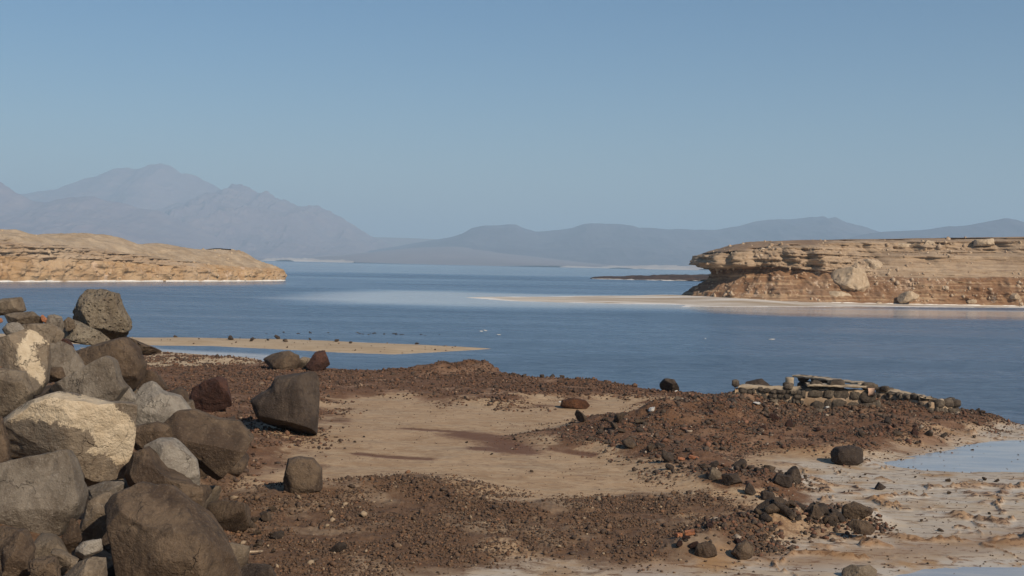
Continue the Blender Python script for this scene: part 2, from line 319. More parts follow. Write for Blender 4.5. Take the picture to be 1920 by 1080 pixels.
def height(x, y, detail=True):
    x = np.asarray(x, float); y = np.asarray(y, float); P = np.stack([x, y], -1)
    z = np.full(len(x), -2.6); r = np.hypot(x, y)
    nb = r < 130
    # mainland
    i = np.where(nb)[0]; p = P[i]
    wob = fbm(p[:, 0]*.5, p[:, 1]*.5, o=3, seed=2)*.35
    sd = polysd(p, LAND)+wob
    g1 = sstep(-.6, .8, polysd(p, G1)); g2 = sstep(-.6, .8, polysd(p, G2)); g3 = sstep(-.5, .5, polysd(p, G3))
    base = .16 + .14*g1 + .18*g2 + .04*g3 + .03*fbm(p[:, 0]*.25, p[:, 1]*.25, o=3, seed=5)
    sl = sstep(-1.5, 1.5, polysd(p, SALT)); base = base*(1-sl*(1-g2)) + (.085+.012*fbm(p[:, 0]*.6, p[:, 1]*.6, o=3, seed=8))*sl*(1-g2)
    for ln, h, wd in _pw:
        d = linesd(p, ln)/wd
        base = base + h*np.exp(-d*d)*(.8+.5*fbm(p[:, 0]*.9, p[:, 1]*.9, o=3, seed=11))
    ed = np.clip(sd*.55, -2.6, 99)
    m = np.where(sd > 0, base*np.clip(sd/.55, 0, 1)**.7, ed)
    # embankment under the boulder heap
    fd = polysd(p, FOOT)
    s = np.clip(fd, 0, 99); q = p[:, 1]
    cap = 3.0-.9*sstep(26, 40, q)
    emb = cap*(1-np.exp(-s*.52/cap*1.15)); emb = emb*sstep(44, 36, q)
    m = m + emb*(1+.08*fbm(p[:, 0]*.7, p[:, 1]*.7, o=3, seed=15))
    for PL, zp in ((POOL, .06), (POOL2, .055)):
        sp = polysd(p, PL)+.25*fbm(p[:, 0]*.8, p[:, 1]*1.5, o=4, seed=31); m = np.where(g2 < .5, m-(m-(zp-.03))*sstep(-.7, .5, sp), m)
    if detail:
        g = np.clip(np.maximum(np.maximum(g1, g2), g3), 0, 1)
        m = m + g*(.055*fbm(p[:, 0]*2.6, p[:, 1]*2.6, o=4, seed=19, g=.65)+.035*np.abs(fbm(p[:, 0]*9, p[:, 1]*9, o=2, seed=20)))*(sd > .3)
        # salt crust: buckled plates
        crk = crust(p)
        m = m + crk*sl*(sd > .4)*(sp < -.5)*(polysd(p, POOL) < -.3)*(1-g2)
        m = m + .010*fbm(p[:, 0]*2.5, p[:, 1]*5, o=3, seed=47)*(fd < 0)*(sd > .3)
    # low sand bodies
    for PL, top, k in ((STRIP, .07, .05), (SPIT, .16, .07)):
        s2 = polysd(p, PL)+.15*fbm(p[:, 0]*.35, p[:, 1]*.35, o=3, seed=23)
        m = np.maximum(m, np.where(s2 > 0, top*np.clip(s2*k/top, 0, 1)+.01*fbm(p[:, 0], p[:, 1], o=3, seed=24), s2*.5))
    z[i] = m
    i = np.where((r >= 100) & (r < 520))[0]; p = P[i]
    s3 = polysd(p, RSPIT)+.8*fbm(p[:, 0]*.06, p[:, 1]*.1, o=4, seed=25)
    m = np.where(s3 > 0, .012+.22*sstep(0, 14, s3)+.04*fbm(p[:, 0]*.08, p[:, 1]*.35, o=4, seed=26)*sstep(0, 2, s3), s3*.25)
    m = m+.45*np.exp(-(linesd(p, BEACH)/7)**2)*(s3 > 0)
    z[i] = np.maximum(z[i], m)
    s4 = polysd(p, ISLET); z[i] = np.maximum(z[i], np.where(s4 > 0, np.clip(s4*.35, 0, .75+.25*fbm(p[:, 0]*.08, p[:, 1]*.08, o=4, seed=27))+.12*fbm(p[:, 0]*.5, p[:, 1]*.5, o=3, seed=28), s4*.5))
    return z

def ground():
    r = np.concatenate([[0.0, 2, 5], np.geomspace(8, 13, 30)[:-1], np.geomspace(13, 130, 620)[:-1], np.geomspace(130, 420, 190)[:-1], np.geomspace(420, 30000, 14)])
    a = np.concatenate([np.linspace(-math.pi, R(-29), 34)[:-1], np.linspace(R(-29), R(28), 860), np.linspace(R(28), math.pi, 34)[1:-1]])
    A, Rr = np.meshgrid(a, r, indexing='ij'); X = (Rr*np.sin(A)).ravel(); Y = (Rr*np.cos(A)).ravel()
    Z = height(X, Y)
    me = mesh_np('ground', np.stack([X, Y, Z], -1), grid_faces(len(a), len(r), True)[:, ::-1])
    P = np.stack([X, Y], -1); near = np.hypot(X, Y) < 130
    def msk(poly, soft):
        soft = soft*1.25; o = np.zeros(len(P)); o[near] = sstep(-soft, soft, polysd(P[near], poly)+soft*1.3*fbm(P[near, 0]*.8, P[near, 1]*.8, o=4, seed=3)); return o
    g1, g2, g3, g4 = msk(G1, 1.6), msk(G2, .8), msk(G3, 1.0), msk(G4, .4)
    fd = np.zeros(len(P)); fd[near] = sstep(-.4, .3, polysd(P[near], FOOT))
    red = np.clip(g1+g2*.9+g4*.4, 0, 1); brown = np.clip(g3+fd+g4*.5, 0, 1)
    salt = msk(SALT, 1.0)*(1-np.clip(red+brown, 0, 1)*.8)
    st = np.zeros(len(P)); oc = np.zeros(len(P)); ck = np.zeros(len(P)); ck[near] = np.clip(crust(P[near])/.05, 0, 1)*salt[near]
    whl = np.zeros(len(P)); whl[near] = np.exp(-(linesd(P[near], pxy([(200, 629), (350, 631.5), (430, 633.5), (560, 635.5), (640, 638.5), (700, 641.5), (800, 645.5)], .1))/.55)**2)
    for ln, wd in STAIN:
        d = linesd(P[near], pxy(ln, .2))/wd; st[near] = np.maximum(st[near], np.exp(-d*d))
    for ln, wd in OCHRE:
        d = linesd(P[near], pxy(ln, .1))/wd; oc[near] = np.maximum(oc[near], np.exp(-d*d))
    color_attr(me, 'cover', np.stack([red, brown, salt], -1)); 
    isl = np.zeros(len(P)); far = (np.hypot(X, Y) > 200) & (Y > 300); isl[far] = polysd(P[far], ISLET) > -3
    bar = ((Y > 100) & (isl == 0)).astype(float)
    sp = np.zeros(len(P)); sp[near] = (np.maximum(polysd(P[near], SPIT), polysd(P[near], STRIP)) > -.6)
    color_attr(me, 'mark', np.stack([st, oc, isl], -1)); color_attr(me, 'bar', np.stack([bar, sp, whl], -1)); color_attr(me, 'crack', np.stack([ck, ck, ck], -1))
    b = NB('shore_ground'); Pn = b.coord(False)
    cv = b.sep(b.attr('cover')); mk = b.sep(b.attr('mark')); br = b.sep(b.attr('bar'))
    n1 = b.noise(Pn, .7, 6, .6); n2 = b.noise(Pn, 5, 5, .65); n3 = b.noise(Pn, 28, 4, .7); nl = b.noise(b.mapped(Pn, (.35, 1.3, 1)), 1.0, 6, .65, .5)
    sand = b.mix(b.rng(n1, .35, .65), (.31, .195, .105), (.41, .275, .16)); sand = b.mix(b.rng(nl, .5, .62), sand, (.32, .225, .14))
    sand = b.mix(b.rng(n2, .56, .70), sand, (.23, .145, .085)); sand = b.mix(b.rng(b.noise(b.mapped(Pn, (.9, 3.2, 1)), 1.0, 7, .75, .6), .56, .68), sand, (.20, .12, .07)); sand = b.mix(b.rng(n3, .62, .72), sand, (.15, .095, .06))
    lump = b.rng(b.noise(b.mapped(Pn, (1.6, 2.6, 1)), 1.0, 7, .8, 1.2), .47, .56); sand = b.mix(b.math('MULTIPLY', lump, .45), sand, (.50, .37, .235)); sand = b.mix(b.rng(b.noise(b.mapped(Pn, (3, 7, 1)), 1.0, 6, .8, .8), .57, .64), sand, (.19, .12, .07))
    saltc = b.mix(b.rng(nl, .42, .6), (.45, .355, .25), (.45, .40, .335)); saltc = b.mix(b.rng(n1, .56, .66), saltc, (.36, .23, .12))
    saltc = b.mix(b.rng(n2, .60, .70), saltc, (.52, .44, .36)); saltc = b.mix(b.rng(b.noise(Pn, 14, 4, .7), .66, .74), saltc, (.15, .09, .05))
    rc = b.mix(b.rng(n2, .35, .65), (.095, .046, .023), (.155, .078, .038)); rc = b.mix(b.rng(n1, .5, .7), rc, (.27, .165, .10)); rc = b.mix(b.rng(n3, .58, .68), rc, (.33, .21, .14))
    bc = b.mix(b.rng(n2, .35, .65), (.095, .05, .026), (.16, .09, .048)); bc = b.mix(b.rng(n1, .52, .68), bc, (.29, .205, .13)); bc = b.mix(b.rng(n3, .58, .68), bc, (.24, .17, .12))
    def thr(m, nz, w=.2):   # ragged edge of a cover
        return b.rng(b.math('ADD', m, b.math('MULTIPLY', b.math('SUBTRACT', nz, .5), 2.4)), .5-w, .5+w)
    nn = b.math('ADD', b.math('MULTIPLY', n1, .3), b.math('ADD', b.math('MULTIPLY', n2, .4), b.math('MULTIPLY', n3, .3)))
    ckc = b.sep(b.attr('crack'))[0]
    saltc = b.mix(b.math('MULTIPLY', b.rng(ckc, .1, .7), .8), saltc, (.34, .20, .10))
    saltc = b.mix(b.math('MULTIPLY', b.rng(ckc, .2, .6), b.rng(b.noise(Pn, 6, 5, .7), .5, .58)), saltc, (.07, .042, .026))
    saltc = b.mix(b.rng(b.noise(b.mapped(Pn, (2.2, 7, 1)), 1.0, 5, .7, .4), .56, .61), saltc, (.15, .09, .055))
    c = b.mix(b.rng(cv[2], .2, .8), sand, saltc)
    c = b.mix(b.math('MULTIPLY', mk[1], .55), c, (.24, .12, .045))
    c = b.mix(b.math('MULTIPLY', thr(mk[0], nn, .3), .85), c, (.11, .045, .025))
    c = b.mix(thr(cv[0], nn), c, rc); c = b.mix(thr(cv[1], nn), c, bc)
    bars = b.mix(b.rng(b.noise(b.mapped(Pn, (.03, .3, 1)), 1.0, 5, .65, .5), .42, .58), (.36, .27, .18), (.66, .60, .52))
    spc = b.mix(b.rng(nl, .4, .62), (.46, .35, .23), (.36, .26, .16)); spc = b.mix(b.rng(n2, .62, .7), spc, (.17, .11, .07))
    c = b.mix(br[0], c, bars); c = b.mix(br[1], c, spc)
    zz = b.n('ShaderNodeSeparateXYZ', Vector=Pn).outputs[2]
    # dried salt rim just above the water line
    rim = b.math('MULTIPLY', b.rng(zz, .0, .008, 0, 1), b.rng(zz, .03, .05, 1, 0))
    rn = b.rng(b.noise(b.mapped(Pn, (.12, .5, 1)), 1.0, 5, .7), .42, .55)
    c = b.mix(b.math('MULTIPLY', b.math('MULTIPLY', rim, rn), br[0]), c, (.8, .77, .72))
    c = b.mix(b.rng(b.math('ADD', br[2], b.math('MULTIPLY', b.math('SUBTRACT', n2, .5), .8)), .45, .6), c, (.80, .78, .75))
    ic = b.mix(b.rng(zz, .12, .3), (.7, .66, .6), (.045, .03, .025))
    c = b.mix(mk[2], c, ic)
    h = b.math('ADD', b.math('MULTIPLY', n2, .5), b.math('MULTIPLY', n3, .35))
    gm = b.math('MAXIMUM', cv[0], cv[1])
    bp = b.n('ShaderNodeBump', Distance=.05, Height=h); b.set(bp.inputs['Strength'], b.math('ADD', .25, b.math('MULTIPLY', gm, .5)))
    m = b.fin(c, b.math('SUBTRACT', .92, b.math('MULTIPLY', cv[2], .25)), bp.outputs[0])
    return struct(link(me, 'ground', m))
ground()
def pool(name, poly, z):
    c = poly.mean(0); x0, y0 = poly.min(0)-3; x1, y1 = poly.max(0)+3
    V = [(x0, y0, z), (x1, y0, z), (x1, y1, z), (x0, y1, z)]
    me = mesh_np(name, V, [[0, 1, 2, 3]], False); b = NB('pool_brine'); P = b.coord(False)
    n = b.noise(b.mapped(P, (.5, 1.6, 1)), 1.0, 5, .6, .5)
    col = b.mix(b.rng(n, .4, .62), (.30, .31, .33), (.42, .40, .38))
    b.p.inputs['IOR'].default_value = 1.33; b.p.inputs['Specular IOR Level'].default_value = .5
    m = b.fin(col, .12, b.bump(b.noise(b.mapped(P, (2, 5, 1)), 1.5, 4), .12, .02))
    return struct(link(me, name, m))
pool('pool', POOL, .048); pool('pool', POOL2, .043)
# ================================================================ cliffs
import bmesh
def cliff_mat(name, warm):
    b = NB(name); Pn = b.coord(False); at = b.sep(b.attr('layer'))   # R: 0 foot..1 strata cap, G: top soil, B: salt rim
    st = b.noise(b.mapped(Pn, (.10, .10, 2.6)), 1.0, 6, .65, .25); st2 = b.noise(b.mapped(Pn, (.3, .3, 6)), 1.0, 5, .7, .3)
    n = b.noise(Pn, .35, 6, .6); nf = b.noise(Pn, 2.2, 6, .7)
    lo1, lo2 = ((.31, .185, .09), (.44, .30, .17)) if warm else ((.16, .08, .038), (.235, .13, .068))
    low = b.mix(b.rng(n, .35, .65), lo1, lo2); low = b.mix(b.rng(st, .5, .62), low, (.36, .24, .14)); low = b.mix(b.rng(nf, .56, .7), low, (.17, .085, .045))
    low = b.mix(b.rng(b.noise(b.mapped(Pn, (.6, .6, .25)), 1.0, 5, .7), .57, .66), low, (.50, .36, .25))
    cap = b.mix(b.rng(st, .36, .6), (.27, .185, .115), (.39, .285, .19)); cap = b.mix(b.rng(st2, .54, .64), cap, (.19, .12, .075)); cap = b.mix(b.rng(nf, .6, .7), cap, (.30, .20, .13))
    top = b.mix(b.rng(n, .4, .62), *(((.31, .225, .145), (.41, .31, .205)) if warm else ((.21, .14, .09), (.29, .20, .13)))); top = b.mix(b.rng(nf, .55, .66), top, (.21, .135, .085)); top = b.mix(b.rng(st2, .62, .7), top, (.5, .38, .26))
    nn = b.math('MULTIPLY', b.math('SUBTRACT', b.noise(Pn, .8, 5, .65), .5), .7)
    c = b.mix(b.rng(b.math('ADD', at[0], nn), .42, .58), low, cap)
    c = b.mix(b.rng(b.math('ADD', at[1], nn), .4, .6), c, top); c = b.mix(b.math('MULTIPLY', b.rng(b.noise(Pn, .09, 4, .6), .45, .6), .3 if warm else .12), c, (.44, .36, .27))
    c = b.mix(at[2], c, (.78, .74, .68))
    h = b.math('ADD', b.math('MULTIPLY', st2, .6), b.math('MULTIPLY', nf, .6))
    return b.fin(c, .93, b.bump(h, .7, .30))

def cliff(name, front, Rr, sil, prof, mat, step=.17, seed=0, nv=170, sgn=1, alc=1.0, alcs=(), rub=3800, name_deb=1, tz=.28, rubmat=None, rlabel=''):
    """front: px foot points ordered from far-outside end to the tip; prof(px) -> control (s,z) list with layer values"""
    F = np.array([at_z(q[0], q[1], q[2] if len(q) > 2 else .1)[:2] for q in front])
    seg = np.hypot(*np.diff(F, axis=0).T); L = np.concatenate([[0], np.cumsum(seg)]); n = int(L[-1]/step)
    t = np.linspace(0, L[-1], n); Pf = np.stack([np.interp(t, L, F[:, 0]), np.interp(t, L, F[:, 1])], -1)
    k = int(18/step)//2*2+1; ker = np.hanning(k); ker /= ker.sum()
    Pf = np.stack([np.convolve(np.pad(Pf[:, i], k//2, mode='reflect', reflect_type='odd'), ker, 'valid') for i in (0, 1)], -1)
    T = np.gradient(Pf, axis=0); T /= np.hypot(T[:, 0], T[:, 1])[:, None]
    N = np.stack([T[:, 1], -T[:, 0]], -1)*sgn                       # inward (away from camera)
    # arc round the tip and the back side
    c = Pf[-1]+N[-1]*Rr; na = int(math.pi*Rr/step/1.2); th = np.linspace(0, math.pi, na)[1:]
    Na = np.cos(th)[:, None]*N[-1]-np.sin(th)[:, None]*T[-1]; Pa = c-Na*Rr
    ib = np.arange(n-1, -1, -6); Pb = Pf[ib]+N[ib]*2*Rr; Nb = -N[ib]
    P = np.vstack([Pf, Pa, Pb]); Nn = np.vstack([N, Na, Nb]); arc = np.concatenate([np.arange(n)*step, n*step+np.arange(1, len(Pa)+1)*step, n*step+len(Pa)*step+np.arange(len(Pb))*step*6])
    cen = P+Nn*Rr; cpx = 960+FPX*cen[:, 0]/cen[:, 1]
    fpx = 960+FPX*P[:, 0]/P[:, 1]; hf = len(Pa)//2; fpx[n+hf:n+len(Pa)] = fpx[n:n+hf][::-1][np.minimum(np.arange(len(Pa)-hf), hf-1)]; fpx[n+len(Pa):] = fpx[ib]
    sp = np.array(sil, float); zc = np.array([at_d(q, np.interp(q, sp[:, 0], sp[:, 1]), yy)[2] for q, yy in zip(cpx, cen[:, 1])])
    nu = len(P); V = np.zeros((nu, nv, 3)); LY = np.zeros((nu, nv, 3))
    keys = sorted(prof); ctr = np.array([[np.interp(q, keys, [prof[kk][i][j] for kk in keys]) for i in range(len(prof[keys[0]])) for j in range(4)] for q in fpx]).reshape(nu, -1, 4)
    vv = np.linspace(0, 1, nv)
    for i in range(nu):
        s, z, l0, l1 = ctr[i].T; s = np.append(s, Rr); z = np.append(z, zc[i]); l0 = np.append(l0, 1); l1 = np.append(l1, 1)
        z[-2] = min(z[-2], zc[i]*.96)
        dl = np.hypot(np.diff(s), np.diff(z))+.05; dl[-1] *= .45; q = np.concatenate([[0], np.cumsum(dl)]); q /= q[-1]
        ss = np.interp(vv, q, s); z_ = np.interp(vv, q, z)
        V[i, :, 0] = ss; V[i, :, 2] = z_; LY[i, :, 0] = np.interp(vv, q, l0); LY[i, :, 1] = np.interp(vv, q, l1)
        # round the dome
        kx = np.clip((ss-s[-2])/(Rr-s[-2]), 0, 1); V[i, :, 2] += (zc[i]-z[-2])*.9*(np.sin(kx*math.pi/2)-kx)*(ss > s[-2])
    S = V[:, :, 0]; Z = V[:, :, 2]; A = np.repeat(arc[:, None], nv, 1)
    capm = sstep(.4, .6, LY[:, :, 0])*(1-sstep(.5, .9, LY[:, :, 1])); topm = sstep(.5, .9, LY[:, :, 1]); lowm = 1-sstep(.4, .6, LY[:, :, 0])
    bed = np.floor(Z/.42+.9*fbm(A*.03, S*.04, o=2, seed=seed+1)+.25*fbm(A*.25, S*.2, o=2, seed=seed+13)); jt = np.floor(A/1.7+7*hsh(bed, bed*0, bed*0, seed)+.5*fbm(A*.4, Z*.6, o=2, seed=seed+14))
    lay = 1.5*(hsh(bed, bed*0, bed*0, seed+2)-.5)+.9*vn(A*.22, bed*3.7, seed=seed+3); blk = (hsh(bed, jt, jt*0, seed+5)-.5)
    alcv = fbm(A*.13, A*0, o=3, seed=seed+4)
    for ap, aw, ad in alcs:                                        # hollows eaten into the face
        a0 = np.interp(-ap, -fpx[:n+hf], arc[:n+hf]) if fpx[0] > fpx[n-1] else np.interp(ap, fpx[:n+hf], arc[:n+hf])
        alcv = alcv-ad*np.exp(-((A-a0-(Z-6)*.5)/aw)**2)
    deb = sstep(-.05, .35, fbm(A*.07, Z*.12, o=3, seed=seed+21)+np.repeat(np.interp(fpx, [1200, 1560, 1660], [-.6, -.15, .22])[:, None], nv, 1))*sstep(9.2, 8.0, Z)*(name_deb)
    capm = capm*(1-.8*deb)
    out = capm*(.55*lay+.55*blk+.55*fbm(A*1.2, Z*2.5, o=3, seed=seed+5)-alc*2.2*np.clip(-alcv, 0, 1)) \
        + lowm*(.95*fbm(A*.3, Z*.25, o=4, seed=seed+6, ridged=True)+.7*fbm(A*.9, Z*1.2, o=4, seed=seed+7)-.5*alc*np.clip(-alcv, 0, 1))*np.clip(Z/1.2, 0.15, 1)
    out = out+deb*(.5*fbm(A*.35, Z*.5, o=4, seed=seed+22))
    mid = np.sin(np.clip(S/Rr, 0, 1)*math.pi/2)
    zz = topm*(tz*fbm(A*.16, S*.3, o=5, seed=seed+8)+.10*np.round(fbm(A*.15, S*.8, o=2, seed=seed+9)*3)/3)*(1-.6*sstep(.8, 1, S/Rr))
    Sx = S-out*(1-sstep(.85, 1, S/Rr)); Z = Z+zz+lowm*.15*fbm(A*.8, S*.8, o=3, seed=seed+10)*np.clip(Z, 0, 1)
    X = P[:, 0][:, None]+Nn[:, 0][:, None]*Sx; Y = P[:, 1][:, None]+Nn[:, 1][:, None]*Sx
    Z[:, 0] = -1.2
    LY[:, :, 2] = sstep(.24, .14, Z+.15*fbm(A*.5, A*0, o=3, seed=seed+12))*(1-topm)
    me = mesh_np(name, np.stack([X, Y, Z], -1).reshape(-1, 3), grid_faces(nu, nv))
    color_attr(me, 'layer', LY.reshape(-1, 3))
    # loose rubble on the slopes
    rng = np.random.default_rng(seed); Vg = np.stack([X, Y, Z], -1); iu = rng.integers(0, n+int(len(Pa)*.5), rub); iv = rng.integers(2, nv-2, rub)
    Q = Vg[iu, iv]; wt = np.where(LY[iu, iv, 1] > .5, .35, np.where(LY[iu, iv, 0] > .5, .5, 1.0)); ok = rng.uniform(size=rub) < wt*np.clip(.5+fbm(Q[:, 0]*.2, Q[:, 2]*.5, o=2, seed=5), .05, 1); Q = Q[ok]; m_ = len(Q)
    bm = bmesh.new(); bmesh.ops.create_icosphere(bm, subdivisions=1, radius=1); D = np.array([v.co[:] for v in bm.verts]); Fc = np.array([[v.index for v in f.verts] for f in bm.faces]); bm.free()
    sz = .09+.42*rng.uniform(size=m_)**3; Vr = D[None]*rng.uniform(.6, 1.2, (m_, len(D), 1))*rng.uniform(.6, 1.2, (m_, 1, 3))*sz[:, None, None]+Q[:, None]
    tagr = link(mesh_np('rubble', Vr.reshape(-1, 3), (Fc[None]+np.arange(m_)[:, None, None]*len(D)).reshape(-1, 3), False), 'rubble', rubmat); tag(tagr, rlabel, 'rubble', kind='stuff')
    return struct(link(me, name, mat))
def rub_mat(nm, a, b_, c_):
    b = NB(nm); P = b.coord(False); return b.fin(b.mix(b.rng(b.noise(P, .9, 5, .7), .4, .6), b.mix(b.rng(b.noise(P, 4, 4, .7), .4, .6), a, b_), c_), .92)
RM1 = rub_mat('cliff_rubble', (.24, .15, .09), (.40, .29, .19), (.48, .37, .26)); RM2 = rub_mat('ochre_rubble', (.30, .2, .11), (.42, .3, .18), (.48, .37, .25))
# control rows: (inset, z, strata 0/1, topsoil 0/1)
RP = {1245: [(0, 0, 0, 0), (3.6, 2.0, 0, 0), (5.4, 3.2, 0, 0), (6.0, 5.0, 0, 0), (4.2, 5.3, 1, 0), (3.8, 6.2, 1, 0), (4.5, 7.2, 1, 0), (6.2, 7.9, 1, 1)],
      1330: [(0, 0, 0, 0), (3.2, 2.2, 0, 0), (5.0, 3.4, 0, 0), (5.6, 5.0, 0, 0), (1.8, 5.35, 1, 0), (1.2, 6.2, 1, 0), (1.8, 7.4, 1, 0), (3.6, 8.1, 1, 1)],
      1400: [(0, 0, 0, 0), (4.0, 2.8, 0, 0), (6.2, 4.6, 0, 0), (6.6, 5.3, 0, 0), (3.4, 5.6, 1, 0), (3.0, 6.8, 1, 0), (4.2, 8.3, 1, 0), (8, 8.9, 1, 1)],
      1470: [(0, 0, 0, 0), (3.5, 3.0, 0, 0), (5.8, 5.2, 0, 0), (6.0, 5.6, 0, 0), (3.6, 5.7, 1, 0), (3.2, 7.2, 1, 0), (4.6, 8.7, 1, 0), (9, 9.4, 1, 1)],
      1560: [(0, 0, 0, 0), (3.0, 3.0, 0, 0), (5.0, 4.8, 0, 0), (5.2, 5.0, 0, 0), (3.8, 5.1, 1, 0), (3.9, 7.4, 1, 0), (6.5, 8.9, 1, 0), (9, 9.6, 1, .8)],
      1640: [(0, 0, 0, 0), (2.4, 2.2, 0, 0), (4.0, 3.8, 0, 0), (5.0, 4.4, .5, 0), (6.8, 6.4, 1, 0), (8.0, 7.4, 1, 0), (9.6, 8.6, 1, .3), (10.2, 9.9, 1, .1)],
      1760: [(0, 0, 0, 0), (1.2, 2.6, 0, 0), (2.2, 3.9, 0, 0), (3.4, 4.5, .6, 0), (6.6, 7.0, 1, 0), (7.0, 7.9, 1, 0), (9.8, 8.8, 1, .4), (10.2, 10.2, 1, .1)],
      1920: [(0, 0, 0, 0), (1.0, 2.8, 0, 0), (2.2, 4.3, 0, 0), (3.6, 4.9, .6, 0), (6.9, 7.2, 1, 0), (7.4, 8.3, 1, 0), (9.6, 9.4, 1, .5), (10.2, 11.0, 1, .1)],
      2300: [(0, 0, 0, 0), (1.0, 2.8, 0, 0), (2.2, 4.3, 0, 0), (3.6, 5.0, .6, 0), (6.9, 7.6, 1, 0), (7.4, 8.6, 1, 0), (9.6, 9.6, 1, .5), (10.2, 11.5, 1, .1)]}
RS = [(1200, 500), (1268, 492), (1278, 480), (1300, 470), (1330, 464), (1370, 457), (1420, 453), (1480, 450.5), (1540, 449.5), (1600, 448.5), (1700, 447.5), (1800, 445.5), (1920, 443.5), (2300, 440)]
cliff('cliff', [(2500, 592), (2250, 585), (2100, 580), (1920, 574.5), (1800, 572.5), (1700, 571), (1600, 569.5), (1550, 568.6, .1), (1515, 567.6, .12), (1484, 566.6, .15)], 15.0, RS, RP,
      cliff_mat('layered_rock', False), seed=70, sgn=1, alc=.8, alcs=((1422, 1.7, 2.6), (1478, 2.4, 2.3), (1350, 1.0, 1.1), (1535, 1.3, 1.4), (1780, 1.8, 2.0), (1690, 1.4, 1.5), (1915, 2.2, 2.2)), rubmat=RM1, rlabel='loose stones and debris strewn over the right cliff')
LP = {-200: [(0, 0, 0, 0), (.5, 2.4, 0, 0), (.9, 4.8, .3, 0), (.7, 5.0, 1, 0), (1.3, 7.0, 1, 0), (3.5, 8.0, 1, .9)],
      110: [(0, 0, .1, 0), (.5, 2.2, .2, 0), (.9, 4.4, .45, 0), (.8, 4.6, 1, 0), (1.5, 6.6, 1, 0), (4.5, 7.6, 1, .9)],
      230: [(0, 0, 0, 0), (.5, 2.0, 0, 0), (.9, 3.8, .1, 0), (.8, 4.0, 1, 0), (1.9, 5.6, 1, .1), (4.5, 6.6, 1, .9)],
      330: [(0, 0, .2, 0), (.5, 1.8, .2, 0), (.9, 3.2, .3, 0), (.9, 3.4, .6, 0), (2.2, 4.4, .8, .4), (4.5, 5.4, 1, 1)],
      430: [(0, 0, 0, 0), (.4, 1.5, 0, 0), (.8, 2.6, 0, 0), (1.0, 2.9, .2, 0), (2.2, 3.6, .3, .6), (4.5, 4.6, .6, 1)],
      530: [(0, 0, 0, 0), (.4, 1.4, 0, 0), (.8, 2.4, 0, 0), (1.0, 2.7, 0, 0), (2.2, 3.1, .2, .7), (4.5, 3.7, .4, 1)]}
LS = [(-500, 425), (-200, 430), (-60, 424), (0, 431.5), (25, 436), (60, 443.5), (90, 442), (130, 439), (165, 437.5), (190, 440), (215, 448), (245, 456), (290, 457), (330, 460), (355, 467), (380, 469), (410, 466.5), (440, 469),
      (470, 475), (495, 480), (510, 486), (522, 492), (532, 498), (540, 505), (700, 510)]
cliff('cliff', [(-420, 528.5), (-200, 528), (0, 527.5), (120, 527), (240, 526.8), (360, 526.6), (440, 526.5), (480, 526.3), (520, 526)], 13.0, LS, LP, cliff_mat('ochre_layered_rock', True), step=.25, seed=90, sgn=-1, alc=.25, nv=130, rub=700, name_deb=.6, tz=.9, rubmat=RM2, rlabel='scattered loose stones on the left headland')
